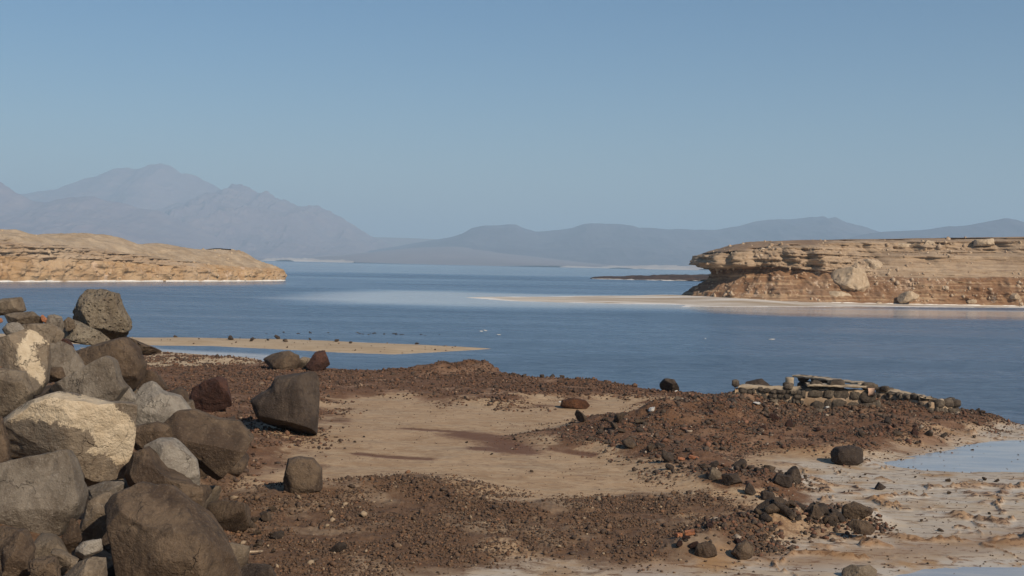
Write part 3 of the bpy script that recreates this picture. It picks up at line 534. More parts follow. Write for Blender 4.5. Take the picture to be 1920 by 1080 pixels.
# ================================================================ rocks
import bmesh
def ico(sub):
    bm = bmesh.new(); bmesh.ops.create_icosphere(bm, subdivisions=sub, radius=1)
    V = np.array([v.co[:] for v in bm.verts]); Fc = np.array([[v.index for v in f.verts] for f in bm.faces]); bm.free(); return V, Fc
ICO = {k: ico(k) for k in (1, 2, 3, 4, 5, 6)}
def rock_mat(name, cols, patch=None, vein=None, bumps=.6, scale=1.0, pit=.0):
    b = NB(name); P = b.coord(); rnd = b.t.nodes.new('ShaderNodeObjectInfo').outputs['Random']
    off = b.n('ShaderNodeCombineXYZ'); b.set(off.inputs[0], b.math('MULTIPLY', rnd, 37.0)); b.set(off.inputs[1], b.math('MULTIPLY', rnd, 91.0))
    ad = b.n('ShaderNodeVectorMath', _operation='ADD'); b.set(ad.inputs[0], P); b.set(ad.inputs[1], off.outputs[0]); P = ad.outputs[0]
    n1 = b.noise(P, 1.1*scale, 6, .6, .4); n2 = b.noise(P, 4.5*scale, 6, .68); n3 = b.noise(P, 22*scale, 5, .7)
    c = b.mix(b.rng(n1, .42, .58), cols[0], cols[1])
    c = b.mix(b.math('MULTIPLY', b.rng(n2, .52, .68), .7), c, cols[2]); c = b.mix(b.math('MULTIPLY', b.rng(n3, .56, .70), .6), c, cols[3])
    c = b.mix(b.math('MULTIPLY', b.rng(b.noise(P, 2.2*scale, 5, .7, 1.0), .60, .66), .5), c, cols[2])
    stk = b.noise(b.mapped(P, (3.5, 3.5, .8)), 1.0*scale, 6, .7, .8); c = b.mix(b.math('MULTIPLY', b.rng(stk, .54, .66), .45), c, tuple(min(1, x*1.5) for x in cols[1])); c = b.mix(b.math('MULTIPLY', b.rng(stk, .44, .36), .45), c, tuple(x*.7 for x in cols[2]))
    if patch:
        at = b.sep(b.attr('patch'))[0]
        m = b.rng(b.math('ADD', at, b.math('MULTIPLY', b.math('SUBTRACT', b.noise(P, 4.5, 8, .8), .5), 3.0)), .48, .53)
        pc = b.mix(b.rng(n2, .4, .65), patch[0], patch[1]); c = b.mix(m, c, pc)
    wp = b.n('ShaderNodeVectorMath', _operation='ADD'); b.set(wp.inputs[0], P); b.set(wp.inputs[1], b.noise(P, 2.5*scale, 4, .6, col=True))
    ce = b.vor(b.mapped(wp.outputs[0], (1, 1, .55)), 1.25*scale, 'DISTANCE_TO_EDGE'); ck = b.math('MULTIPLY', b.rng(ce, .0, .014, 1, 0), b.rng(n1, .48, .6))
    c = b.mix(b.math('MULTIPLY', ck, .6), c, tuple(x*.45 for x in cols[2]))
    c = b.mix(b.math('MULTIPLY', b.rng(b.noise(P, 60*scale, 3, .7), .6, .7), .5), c, cols[3])
    h = b.math('ADD', b.math('MULTIPLY', n2, 1.1), b.math('MULTIPLY', n3, .5)); h = b.math('SUBTRACT', h, b.math('MULTIPLY', ck, .5))
    if pit:
        v = b.vor(P, 9*scale); h = b.math('ADD', h, b.math('MULTIPLY', b.rng(v, .0, .35), pit))
    return b.fin(c, .88, b.bump(h, bumps*1.25, .10))
MR = {
 'grey': rock_mat('grey_rock', [(.125, .098, .072), (.195, .162, .125), (.07, .05, .036), (.30, .26, .21)]),
 'lgrey': rock_mat('pale_grey_rock', [(.21, .18, .145), (.28, .245, .20), (.14, .11, .085), (.38, .34, .29)]),
 'gb': rock_mat('grey_brown_rock', [(.135, .10, .067), (.20, .155, .108), (.075, .052, .036), (.28, .235, .18)]),
 'brown': rock_mat('brown_rock', [(.065, .042, .027), (.125, .086, .055), (.036, .024, .017), (.20, .15, .105)]),
 'pit': rock_mat('pitted_rock', [(.18, .14, .095), (.26, .215, .155), (.10, .068, .05), (.38, .33, .26)], bumps=.9, pit=.8),
 'dark': rock_mat('dark_basalt', [(.042, .030, .023), (.082, .060, .044), (.03, .02, .016), (.13, .10, .075)]),
 'red': rock_mat('dark_red_basalt', [(.06, .028, .02), (.10, .045, .03), (.03, .017, .013), (.16, .08, .055)], bumps=.9),
 'rust': rock_mat('orange_rock', [(.34, .13, .06), (.42, .18, .09), (.2, .08, .04), (.45, .25, .17)]),
 'cream': rock_mat('lime_coated_rock', [(.15, .12, .09), (.21, .16, .11), (.10, .065, .042), (.28, .24, .19)], patch=[(.58, .47, .33), (.44, .34, .225)]),
 'lime': rock_mat('limestone', [(.38, .285, .19), (.46, .36, .25), (.27, .18, .11), (.52, .42, .31)], scale=.35),
 'white': rock_mat('white_salt_stone', [(.62, .58, .52), (.74, .71, .66), (.5, .44, .36), (.8, .78, .74)]),
 'brush': rock_mat('brown_brush', [(.075, .03, .014), (.12, .05, .022), (.05, .022, .01), (.2, .09, .04)], bumps=1),
}
def shape_rock(D, r_plane, td, seed, facets, size, rough=.05, box=.78, cut=(.68, .9), bias=True, chips=0):
    """D unit dirs with axes (right, depth, up); r_plane(theta) radius in metres"""
    rng = np.random.default_rng(seed)
    rho = np.hypot(D[:, 0], D[:, 2]); th = np.arctan2(D[:, 2], D[:, 0]); rr = r_plane(th)
    q = np.clip(rho, 0, 1)**box
    V = np.stack([rr*np.cos(th)*q, np.sign(D[:, 1])*np.abs(D[:, 1])**box*td, rr*np.sin(th)*q], -1)
    for k in range(facets):
        n = rng.normal(size=3); n[1] = (-abs(n[1])*1.5-.45 if k % 4 else n[1]) if bias else n[1]; n /= np.linalg.norm(n)
        d = V@n; c = d.max()*rng.uniform(*cut); over = np.clip(d-c, 0, None); V = V-np.outer(over*.93, n)
    if chips:
        for k in range(chips):                                      # small conchoidal chips all over
            n = rng.normal(size=3); n[1] = -abs(n[1])*1.3-.9 if bias else n[1]; n /= np.linalg.norm(n); d = V@n; V = V-np.outer(np.clip(d-d.max()*rng.uniform(.84, .97), 0, None)*.9, n)
    s = 1.0/size; o = rng.uniform(-50, 50, 3)
    U = V*s
    nz = fbm(U[:, 0]*2+o[0], U[:, 1]*2+o[1], U[:, 2]*2+o[2], o=6, seed=seed, g=.62)
    cr = fbm(U[:, 0]*1.7+o[1], U[:, 1]*1.7+o[2], U[:, 2]*1.7+o[0], o=3, seed=seed+5, ridged=True)
    d = rough*size*nz - .9*rough*size*np.clip(cr-.55, 0, 1)*2.2
    return V+D*d[:, None]
def outline_rock(name, pts, d, mat, label, seed, thick=.9, facets=13, sub=6, rough=.075, patch=None, cat='boulder', group=None, box=.72, cut=(.58, .86)):
    p = np.array(pts, float); c = (p.min(0)+p.max(0))/2
    if d is None:                                                  # stands on the ground where its foot shows
        rv = ray(c[0], p[:, 1].max()); t = np.linspace(14, 70, 2400)/rv[1]; hz = height(rv[0]*t, rv[1]*t); hit = np.argmax(rv[2]*t+CAM_H < hz+.02)
        d = rv[1]*t[hit]; d += min(np.ptp(p[:, 0]), np.ptp(p[:, 1]))*d/FPX*.3; p[:, 1] += (p[:, 1] > c[1])*(p[:, 1].max()-p[:, 1].min())*.10
    k = d/FPX; BL.append((p.copy(), d))
    th = np.linspace(-math.pi, math.pi, 181); loc = (p-c)*[k, -k]; R_ = np.zeros(181)
    for i, t in enumerate(th):
        u = np.array([math.cos(t), math.sin(t)]); best = 0
        for j in range(len(loc)):
            a = loc[j]; e = loc[(j+1) % len(loc)]-a; den = u[0]*e[1]-u[1]*e[0]
            if abs(den) < 1e-12: continue
            s = (a[0]*e[1]-a[1]*e[0])/den; tt = (a[0]*u[1]-a[1]*u[0])/den
            if s > 0 and -1e-9 <= tt <= 1+1e-9: best = max(best, s)
        R_[i] = best
    R_[R_ == 0] = R_[R_ > 0].mean()
    ker = np.array([1, 2, 1.])/4; Rp = np.convolve(np.concatenate([R_[-2:-1], R_, R_[1:2]]), ker, 'valid')
    size = (np.ptp(loc[:, 0])+np.ptp(loc[:, 1]))/4
    D, Fc = ICO[sub]
    V = shape_rock(D, lambda t: np.interp(t, th, Rp), size*thick, seed, facets, size, rough, box, cut)
    for ax, q in ((0, 0), (2, 1)):                                 # keep the traced extent after the facet cuts
        lo_, hi_ = V[:, ax].min(), V[:, ax].max(); tl, th_ = loc[:, q].min(), loc[:, q].max(); V[:, ax] = tl+(V[:, ax]-lo_)*(th_-tl)/(hi_-lo_)
    o0 = at_d(c[0], c[1], d); W = V[:, 0:1]*Rv+V[:, 1:2]*np.array([0, 1., 0])+V[:, 2:3]*Uv
    me = mesh_np(name, W, Fc)
    if patch:
        Wp = W+o0; dd = (Wp-[0, 0, CAM_H]); f = dd@Fv; px = 960+FPX*(dd@Rv)/f; py = 540-FPX*(dd@Uv)/f
        sdp = polysd(np.stack([px, py], -1), np.array(patch, float)); a = sstep(-16, 16, sdp)*(V[:, 1] < size*.3)
        color_attr(me, 'patch', np.stack([a, a, a], -1))
    o = link(me, name, MR[mat]); o.location = o0; tag(o, label, cat, group); return o
B = outline_rock
BL = []
# ---- heap beside the camera
B('boulder', [(167, 542), (196, 541), (221, 549), (226, 570), (243, 600), (243, 616), (203, 637), (182, 626), (150, 610), (134, 595), (146, 572), (154, 554)], 31, 'pit', 'upright pitted grey-brown boulder perched on top of the heap against the water', 1, rough=.10, facets=6)
B('boulder', [(116, 612), (128, 598), (150, 608), (180, 622), (200, 637), (205, 650), (172, 648), (140, 642), (120, 632)], 30, 'pit', 'long grey-brown slab wedged under the left side of the upright pitted boulder', 2, facets=8)
B('boulder', [(200, 640), (225, 620), (243, 606), (243, 628), (226, 642)], 31.6, 'gb', 'small ochre-brown rock under the right edge of the upright pitted boulder', 3, sub=5)
B('boulder', [(125, 650), (165, 640), (205, 638), (240, 632), (258, 652), (272, 685), (266, 715), (250, 735), (215, 735), (180, 710), (140, 690)], 28.5, 'brown', 'large smooth brown boulder beneath the upright pitted boulder', 4, facets=7, rough=.035)
B('boulder', [(232, 632), (262, 645), (280, 652), (300, 661), (268, 667), (240, 664)], 36, 'brown', 'low dark brown wedge of rock at the edge of the heap beside the sand spit', 5, sub=5)
B('boulder', [(255, 690), (290, 703), (315, 735), (290, 745), (255, 740)], 29.5, 'brown', 'brown rock leaning against the right foot of the large smooth brown boulder', 6, sub=5)
B('boulder', [(-25, 572), (5, 560), (38, 557), (47, 584), (12, 592), (-25, 592)], 26.6, 'gb', 'squared grey-brown block at the upper left corner of the heap', 7, sub=5, cut=(.85, .97))
B('boulder', [(5, 592), (30, 586), (60, 584), (80, 600), (72, 620), (30, 622), (8, 608)], 25.6, 'gb', 'flat-topped grey-brown boulder just below the squared corner block', 8)
B('rock', [(74, 602), (80, 590), (88, 598), (85, 606)], 25.6, 'rust', 'small pointed orange stone on top of the heap', 9, sub=4, cat='rock')
B('rock', [(-4, 596), (3, 597), (5, 603), (0, 606), (-4, 604)], 24.6, 'rust', 'tiny pink-orange stone at the left edge of the heap', 10, sub=3, cat='rock')
B('boulder', [(82, 602), (90, 591), (103, 589), (113, 598), (117, 618), (112, 640), (92, 632), (84, 616)], 26.4, 'grey', 'rounded upright grey boulder between the orange stone and the pitted boulder', 11)
B('boulder', [(117, 605), (128, 594), (138, 600), (142, 615), (128, 622), (118, 618)], 29.6, 'gb', 'small rough stone left of the upright pitted boulder', 12, sub=5, rough=.09)
B('boulder', [(2, 618), (14, 607), (30, 604), (44, 612), (40, 628), (12, 630)], 24, 'lgrey', 'smooth pale grey boulder left of the dark rounded rock', 13)
B('boulder', [(36, 622), (40, 608), (58, 606), (95, 606), (116, 624), (114, 645), (95, 652), (70, 640), (50, 635)], 24.6, 'gb', 'rounded grey-brown boulder directly behind the tall cream-streaked one', 14)
B('boulder', [(-20, 640), (12, 634), (36, 626), (56, 617), (76, 627), (87, 642), (88, 690), (86, 716), (70, 742), (48, 720), (20, 690), (-10, 680)], 21.8, 'cream', 'tall grey boulder with a broad cream streak down its face', 15,
  patch=[(46, 628), (58, 614), (76, 625), (92, 640), (68, 648), (67, 668), (84, 694), (80, 722), (62, 708), (50, 696), (28, 676), (36, 640)], rough=.03)
B('boulder', [(80, 648), (104, 640), (130, 654), (147, 678), (158, 696), (125, 718), (92, 714), (82, 685)], 23.4, 'grey', 'mottled grey boulder right of the cream-streaked one', 16)
B('rock', [(105, 632), (125, 636), (136, 656), (118, 656)], 25.2, 'red', 'reddish stone between the pitted boulder and the mottled grey one', 17, sub=4, cat='rock')
B('rock', [(85, 690), (114, 688), (121, 706), (104, 716), (86, 712)], 22.6, 'brown', 'brown stone tucked into the hollow under the mottled grey boulder', 18, sub=5, cat='rock')
B('boulder', [(-40, 690), (0, 690), (44, 698), (64, 735), (45, 765), (0, 785), (-40, 780)], 20, 'gb', 'smooth brown-grey boulder at the left edge below the cream-streaked one', 19, rough=.03)
B('boulder', [(72, 745), (112, 712), (150, 692), (174, 676), (192, 667), (206, 675), (216, 712), (236, 735), (232, 765), (225, 785), (180, 775), (130, 760), (90, 760)], 21.6, 'grey', 'peaked angular grey boulder in the middle of the heap', 20, rough=.03, facets=11)
B('rock', [(214, 714), (240, 727), (256, 748), (238, 772), (220, 765)], 21.9, 'lgrey', 'grey splinter of rock beside the peaked angular boulder', 21, sub=5, cat='rock')
B('boulder', [(225, 785), (248, 750), (262, 722), (282, 715), (300, 733), (335, 744), (357, 772), (343, 790), (300, 805), (255, 805), (232, 800)], 22.3, 'lgrey', 'pale grey boulder with a raised peak left of the dark smooth boulder', 22, rough=.03, facets=10)
B('boulder', [(-15, 790), (20, 766), (58, 746), (95, 733), (122, 740), (160, 754), (200, 755), (236, 775), (253, 812), (255, 850), (235, 885), (190, 905), (150, 905), (110, 875), (60, 860), (0, 860)], 18.6, 'cream', 'big boulder with a flaking cream crust over its top and right side', 23,
  patch=[(10, 785), (60, 745), (100, 728), (140, 742), (200, 745), (245, 785), (262, 815), (262, 858), (222, 868), (196, 852), (160, 850), (182, 832), (166, 812), (120, 796), (60, 786)], rough=.04)
B('boulder', [(300, 798), (332, 768), (362, 768), (400, 784), (442, 790), (470, 820), (474, 850), (448, 880), (405, 902), (378, 892), (345, 855), (305, 830)], 22, 'brown', 'large dark smooth boulder at the right edge of the heap by the sand', 24, rough=.035, facets=7)
B('boulder', [(250, 800), (290, 790), (322, 800), (310, 835), (262, 850), (248, 830)], 20.6, 'brown', 'brown boulder between the cream-crusted boulder and the dark smooth one', 25)
B('boulder', [(272, 834), (298, 821), (326, 822), (346, 840), (367, 862), (372, 890), (372, 930), (325, 925), (296, 905), (280, 870)], 18.9, 'lgrey', 'pale rounded boulder with a squared face below the dark smooth one', 26, rough=.02, facets=6)
B('boulder', [(222, 890), (250, 850), (276, 838), (296, 880), (330, 905), (374, 912), (384, 935), (340, 945), (270, 940), (228, 930)], 18.4, 'brown', 'brown rock cradling the pale squared boulder', 27)
B('boulder', [(-20, 900), (5, 882), (32, 861), (90, 842), (118, 850), (140, 890), (158, 944), (150, 972), (128, 1000), (96, 1030), (62, 1005), (20, 985), (-20, 960)], 15.6, 'grey', 'big rough grey boulder in the near left of the heap', 28, rough=.05, facets=10)
B('boulder', [(188, 962), (210, 932), (258, 908), (312, 914), (346, 945), (392, 990), (432, 1060), (442, 1130), (205, 1130), (195, 1050)], 14.2, 'brown', 'huge brown boulder at the bottom of the picture, nearest of the heap', 29, rough=.05, facets=9)
B('boulder', [(335, 935), (385, 965), (420, 1010), (456, 1072), (450, 1115), (395, 1110), (350, 1000)], 15.6, 'brown', 'brown rock behind the right flank of the huge nearest boulder', 30)
B('boulder', [(144, 985), (170, 940), (205, 925), (215, 960), (200, 1015), (160, 1022)], 15.0, 'gb', 'brown-grey rock between the rough grey boulder and the huge nearest one', 31)
B('boulder', [(155, 918), (185, 903), (232, 903), (232, 932), (195, 945), (160, 940)], 16.6, 'grey', 'grey rock under the cream-crusted boulder', 32, sub=5)
B('rock', [(140, 1035), (160, 1015), (187, 1011), (190, 1035), (160, 1050)], 13.4, 'lgrey', 'small pale stone left of the huge nearest boulder', 33, sub=5, cat='rock')
B('rock', [(97, 1030), (112, 1032), (146, 1055), (128, 1070), (108, 1055)], 13.1, 'gb', 'thin brown splinter left of the small pale stone', 34, sub=5, cat='rock')
B('boulder', [(112, 1085), (140, 1064), (194, 1045), (198, 1110), (118, 1115)], 12.4, 'gb', 'grey-brown block at the bottom edge below the small pale stone', 35)
B('boulder', [(-30, 1000), (0, 988), (45, 994), (62, 1030), (52, 1080), (0, 1115), (-30, 1105)], 12.9, 'brown', 'brown boulder in the bottom left corner', 36)
B('rock', [(100, 1040), (138, 970), (148, 1010), (126, 1045)], 14.4, 'brown', 'dark upright stone in the gap right of the rough grey boulder', 37, sub=5, cat='rock')
B('rock', [(50, 1058), (80, 1045), (112, 1052), (112, 1095), (60, 1098)], 12.6, 'brown', 'ochre-brown rock between the corner boulder and the bottom edge block', 38, sub=5, cat='rock')
B('rock', [(428, 1066), (465, 1058), (502, 1060), (520, 1100), (430, 1112)], 18.0, 'dark', 'flat dark rock at the bottom edge right of the heap', 39, sub=5, cat='rock')
B('boulder', [(-40, 800), (-5, 782), (10, 835), (16, 862), (0, 890), (-40, 885)], 17.4, 'brown', 'brown rock at the left edge beside the cream-crusted boulder', 40)
# ---- boulders standing free on the shore
B('boulder', [(472, 745), (484, 737), (510, 722), (518, 706), (545, 702), (570, 700), (590, 697), (598, 712), (596, 745), (592, 790), (586, 813), (574, 812), (558, 802), (530, 796), (500, 778), (484, 760)], None, 'dark', 'large dark wedge-shaped boulder balanced on its narrow end on the sand', 50, thick=.75, rough=.05, facets=6)
B('boulder', [(350, 745), (360, 726), (385, 712), (405, 705), (418, 712), (430, 735), (437, 752), (420, 770), (395, 774), (370, 770), (352, 760)], None, 'red', 'dark red-brown angular boulder between the heap and the wedge-shaped boulder', 51, rough=.07)
B('boulder', [(533, 885), (535, 862), (560, 856), (588, 860), (603, 880), (604, 912), (578, 922), (536, 922)], None, 'brown', 'squat brown block standing alone at the near edge of the sand', 52, rough=.03, facets=6, cut=(.8, .95))
B('boulder', [(490, 676), (505, 663), (540, 658), (558, 667), (562, 690), (530, 694), (505, 684)], None, 'brown', 'low rounded brown boulder at the water edge, left one of the pair', 53, sub=5)
B('rock', [(556, 674), (568, 669), (582, 672), (584, 690), (560, 690)], None, 'gb', 'small tan stone between the two boulders at the water edge', 54, sub=4, cat='rock')
B('boulder', [(574, 682), (588, 667), (605, 657), (618, 666), (616, 690), (600, 696), (580, 690)], None, 'red', 'upright reddish boulder at the water edge, right one of the pair', 55, sub=5)
B('boulder', [(1558, 850), (1566, 838), (1600, 835), (1615, 840), (1618, 862), (1604, 870), (1575, 869), (1560, 863)], None, 'dark', 'dark squared block alone on the salt beside the shallow pool', 56, sub=5, facets=6, cut=(.82, .95))
B('boulder', [(1237, 718), (1245, 710), (1262, 709), (1274, 717), (1274, 729), (1262, 734), (1245, 732), (1238, 727)], None, 'dark', 'rounded dark boulder alone on the shoreline left of the ruin', 57, sub=5)
B('rock', [(1258, 729), (1268, 726), (1271, 733), (1259, 734)], None, 'white', 'white stone under the right side of the rounded shoreline boulder', 571, sub=3, cat='rock')
B('boulder', [(1395, 727), (1400, 718), (1420, 713), (1432, 710), (1446, 726), (1440, 731), (1398, 731)], 41.8, 'dark', 'dark peaked rock lying on top of the ruined wall at its left', 58, sub=5)
B('boulder', [(1579, 962), (1580, 946), (1600, 940), (1640, 957), (1640, 975), (1600, 975)], None, 'brown', 'largest angular brown block on the rubble row by the salt crust', 59, sub=5)
B('boulder', [(1515, 960), (1522, 948), (1534, 945), (1538, 965), (1528, 978), (1517, 974)], None, 'brown', 'upright brown stone at the left end of the largest angular block', 60, sub=5)
B('boulder', [(1590, 985), (1600, 974), (1628, 978), (1642, 990), (1632, 1000), (1604, 998)], None, 'brown', 'brown stone at the right end of the near rubble row', 61, sub=5)
B('boulder', [(1302, 1040), (1308, 1022), (1325, 1016), (1342, 1022), (1345, 1040), (1325, 1046)], None, 'brown', 'round brown stone at the left end of the near rubble row', 62, sub=5)
B('boulder', [(1372, 1040), (1385, 1022), (1400, 1014), (1416, 1030), (1416, 1046), (1392, 1048)], None, 'brown', 'humped brown stone right of the round one on the near salt', 63, sub=5)
B('rock', [(1396, 926), (1400, 914), (1406, 904), (1420, 925), (1408, 928)], None, 'dark', 'small pyramid-shaped dark stone in the rubble by the salt flat', 64, sub=4, cat='rock')
B('boulder', [(1474, 892), (1478, 877), (1492, 874), (1503, 884), (1502, 902), (1484, 906)], None, 'dark', 'tall rounded dark stone at the right end of the middle rubble row', 65, sub=5)
B('boulder', [(1448, 902), (1456, 888), (1476, 892), (1488, 903), (1480, 912), (1452, 910)], None, 'dark', 'low dark stone left of the tall rounded one in the middle rubble row', 66, sub=5)
B('boulder', [(1354, 898), (1360, 889), (1380, 888), (1392, 898), (1384, 910), (1360, 908)], None, 'dark', 'broad dark stone in the middle of the middle rubble row', 67, sub=5)
B('boulder', [(1426, 934), (1432, 920), (1450, 924), (1456, 934), (1440, 940)], None, 'dark', 'dark stone nearest the camera below the middle rubble row', 68, sub=4)
B('boulder', [(1328, 895), (1334, 877), (1350, 876), (1354, 888), (1350, 900), (1334, 900)], None, 'gb', 'grey rounded stone left of the broad dark stone in the middle row', 69, sub=4)
B('rock', [(1580, 1072), (1600, 1060), (1632, 1061), (1650, 1074), (1620, 1086), (1590, 1084)], None, 'gb', 'flat grey stone at the bottom edge by the near pool', 70, sub=5, cat='rock')
B('brush', [(1050, 760), (1054, 750), (1075, 746), (1098, 750), (1106, 758), (1098, 765), (1068, 764)], None, 'brush', 'low rusty-brown clump lying alone on the sand', 71, sub=5, rough=.09, facets=2, cat='brush clump')
B('rock', [(1640, 915), (1650, 904), (1662, 914), (1652, 918)], None, 'dark', 'small peaked dark stone on the salt below the squared block', 72, sub=4, cat='rock')
# ---- blocks fallen from the far cliff
def FB(pts, d, label, seed, mat='lime', **k): B('boulder', pts, d-(6 if d < 215 else 12), mat, label, seed, sub=5, rough=.12, facets=16, **k)
FB([(1558, 530), (1562, 508), (1590, 500), (1625, 505), (1632, 535), (1622, 553), (1590, 552), (1562, 542)], 203, 'biggest pale rounded block fallen against the right cliff', 80)
FB([(1612, 500), (1618, 485), (1650, 486), (1668, 500), (1660, 515), (1635, 514)], 209, 'pale slab lying above and right of the biggest fallen block', 81)
FB([(1684, 560), (1690, 550), (1706, 545), (1725, 554), (1724, 568), (1690, 569)], 201, 'whitish dome-shaped block at the foot of the right cliff', 82)
FB([(1535, 566), (1550, 545), (1590, 548), (1640, 560), (1640, 572), (1560, 572)], 202, 'low broad block at the water edge below the biggest fallen block', 83)
FB([(1392, 512), (1402, 500), (1412, 495), (1424, 508), (1418, 516)], 208.5, 'pale pointed block under the hollow of the right cliff', 84)
FB([(1420, 555), (1426, 547), (1434, 549), (1436, 557), (1428, 560)], 203, 'small round tan block on the talus of the right cliff', 85)
FB([(1476, 545), (1482, 537), (1492, 540), (1494, 547)], 204, 'small pale block on the brown slope left of the biggest fallen block', 86)
FB([(1600, 500), (1604, 492), (1613, 496), (1612, 504)], 207, 'little pale block between the biggest fallen block and the slab', 87)
FB([(1672, 538), (1676, 525), (1692, 522), (1700, 532), (1694, 542)], 207, 'tan block midway up the slope above the whitish dome block', 88)
FB([(1894, 560), (1900, 550), (1912, 552), (1914, 562)], 206, 'small tan block low on the cliff near the right edge', 89)
FB([(1812, 568), (1818, 560), (1830, 562), (1834, 570)], 205, 'small pale block at the cliff foot right of the whitish dome', 90)
FB([(1620, 466), (1624, 454), (1655, 452), (1664, 462), (1660, 466)], 222, 'ledge block at the top of the right cliff, leftmost of the row', 91, cut=(.86, .97))
FB([(1667, 468), (1668, 457), (1690, 455), (1712, 457), (1712, 468)], 222, 'ledge block right of the leftmost one at the top of the right cliff', 92, cut=(.86, .97))
FB([(1728, 466), (1738, 450), (1748, 452), (1756, 466)], 221, 'leaning wedge on the top ledge of the right cliff', 93)
FB([(1744, 462), (1746, 452), (1772, 452), (1774, 463)], 223, 'ledge block just right of the leaning wedge', 94, cut=(.86, .97))
FB([(1826, 462), (1828, 449), (1862, 447), (1864, 462)], 223, 'ledge block at the top of the cliff toward the right edge', 95, cut=(.86, .97))
# ---- countable stones
def small_mesh(seed, sub=3, flat=1.0):
    D, Fc = ICO[sub]; rng = np.random.default_rng(seed)
    ph = rng.uniform(0, 6, 3); V = shape_rock(D, lambda t: 1+.16*np.sin(2*t+ph[0])+.10*np.sin(3*t+ph[1]), .85, seed, 11, 1.0, .06, .85, (.45, .8), False, 8)
    V[:, 2] *= flat; me = mesh_np('stone', V, Fc); return me
SM = {}
for mn in ('dark', 'brown', 'red', 'gb'):
    SM[mn] = []
    for k in range(4):
        me = small_mesh(300+k*7+len(mn), 3, (.75, .9, .65, 1.0)[k]); me.materials.append(MR[mn]); SM[mn].append(me)
rg = np.random.default_rng(5)
def stone(x, y, s, mn, label, group, sink=.25, name='rock', zz=None):
    me = SM[mn][rg.integers(4)]; o = bpy.data.objects.new(name, me); C.objects.link(o)
    z = height(np.array([x]), np.array([y]))[0] if zz is None else zz
    o.location = (x, y, z+s*(.7-sink)); o.scale = (s*rg.uniform(.85, 1.25), s*rg.uniform(.8, 1.1), s*rg.uniform(.75, 1.05))
    o.rotation_euler = (rg.uniform(-.25, .25), rg.uniform(-.25, .25), rg.uniform(0, 6.28)); tag(o, label, 'rock', group); return o
ORD = 'first second third fourth fifth sixth seventh eighth ninth tenth eleventh twelfth thirteenth fourteenth fifteenth sixteenth seventeenth eighteenth nineteenth twentieth'.split()
def nth(i, n):
    if i == 0: return 'leftmost '
    if i == n-1: return 'rightmost '
    return ORD[i]+' from left, ' if i < (n+1)//2 else ORD[n-1-i]+' from right, '
def strew(line, wd, n, smin, smax, mats, label, group, zpx=.25, pw=2.2):
    ln = pxy(line, zpx); seg = np.hypot(*np.diff(ln, axis=0).T); L = np.concatenate([[0], np.cumsum(seg)])
    t = rg.uniform(0, L[-1], n); x = np.interp(t, L, ln[:, 0])+rg.normal(0, wd, n); y = np.interp(t, L, ln[:, 1])+rg.normal(0, wd, n)
    zs = height(x, y); od = np.argsort(x/y); x = x[od]; y = y[od]; zs = zs[od]; ok = zs >= .02; x, y, zs = x[ok], y[ok], zs[ok]; n = len(x)
    for i in range(n):
        if zs[i] < .02: continue
        s = smin+(smax-smin)*rg.uniform()**pw
        stone(x[i], y[i], s, mats[rg.integers(len(mats))], label if n > 28 else nth(i, n)+label, group, zz=zs[i])
strew([(1470, 990), (1530, 975), (1590, 985)], .26, 28, .10, .22, ('dark', 'dark', 'brown'), 'dark stone piled in the near rubble row by the salt crust', 'stones of the near rubble row', .15, 1.3)
strew([(1300, 1035), (1360, 1025), (1480, 985)], .22, 12, .06, .15, ('brown', 'dark', 'red'), 'small stone in the low end of the near rubble row', 'small stones of the near rubble row', .15)
strew([(1310, 905), (1380, 900), (1440, 905), (1500, 890)], .28, 18, .09, .19, ('dark', 'brown'), 'dark stone in the middle rubble row beside the salt', 'stones of the middle rubble row', .15)
strew([(1110, 790), (1180, 830), (1220, 860), (1290, 875)], .4, 18, .09, .28, ('dark', 'dark', 'brown'), 'dark lump on the left flank of the rubble mound', 'dark stones on the left flank of the mound', .35)
strew([(1190, 775), (1290, 772), (1380, 785)], .6, 14, .1, .28, ('dark', 'dark', 'gb'), 'dark stone on the upper rubble mound', 'dark stones on the upper mound', .4)
strew([(1440, 800), (1560, 815), (1680, 815), (1750, 800)], .8, 22, .08, .2, ('dark', 'dark', 'red', 'brown'), 'dark stone on the slope below the ruined wall', 'stones on the slope below the ruin', .4)
strew([(1380, 745), (1500, 755), (1580, 765)], .35, 12, .08, .2, ('gb', 'dark', 'gb'), 'stone fallen at the foot of the ruined wall', 'stones fallen from the ruined wall', .7)
strew([(690, 694), (800, 692), (870, 686), (930, 686), (1010, 709), (1080, 712), (1200, 724), (1340, 737)], .3, 26, .07, .22, ('dark', 'red', 'brown'), 'dark stone on the crest of the shoreline bank', 'dark stones along the shoreline bank', .35)
strew([(1800, 776), (1880, 785)], .5, 5, .06, .13, ('dark', 'brown'), 'small stone on the shingle right of the ruin', 'small stones right of the ruin', .2)
strew([(410, 960), (460, 1000), (500, 1050)], .5, 12, .07, .2, ('brown', 'dark', 'brown'), 'brown stone at the foot of the boulder heap', 'brown stones at the foot of the heap', .25)
strew([(430, 800), (480, 860), (440, 880)], .6, 8, .06, .15, ('brown', 'red'), 'reddish stone between the heap and the wedge boulder', 'stones near the wedge boulder', .25)
strew([(1560, 890), (1700, 900), (1900, 940), (1700, 1000), (1900, 1010)], 1.3, 14, .05, .12, ('dark', 'brown'), 'small dark stone on the cracked salt crust', 'small stones on the salt crust', .1)
strew([(1690, 860), (1740, 850), (1900, 840)], .8, 3, .03, .06, ('dark',), 'tiny dark stone in the shallow pool', 'tiny stones in the pool', .06)
strew([(270, 634), (380, 637), (600, 642), (800, 650)], 1.0, 10, .12, .3, ('dark', 'brown'), 'small dark stone on the pale sand spit', 'small stones on the sand spit', .1)
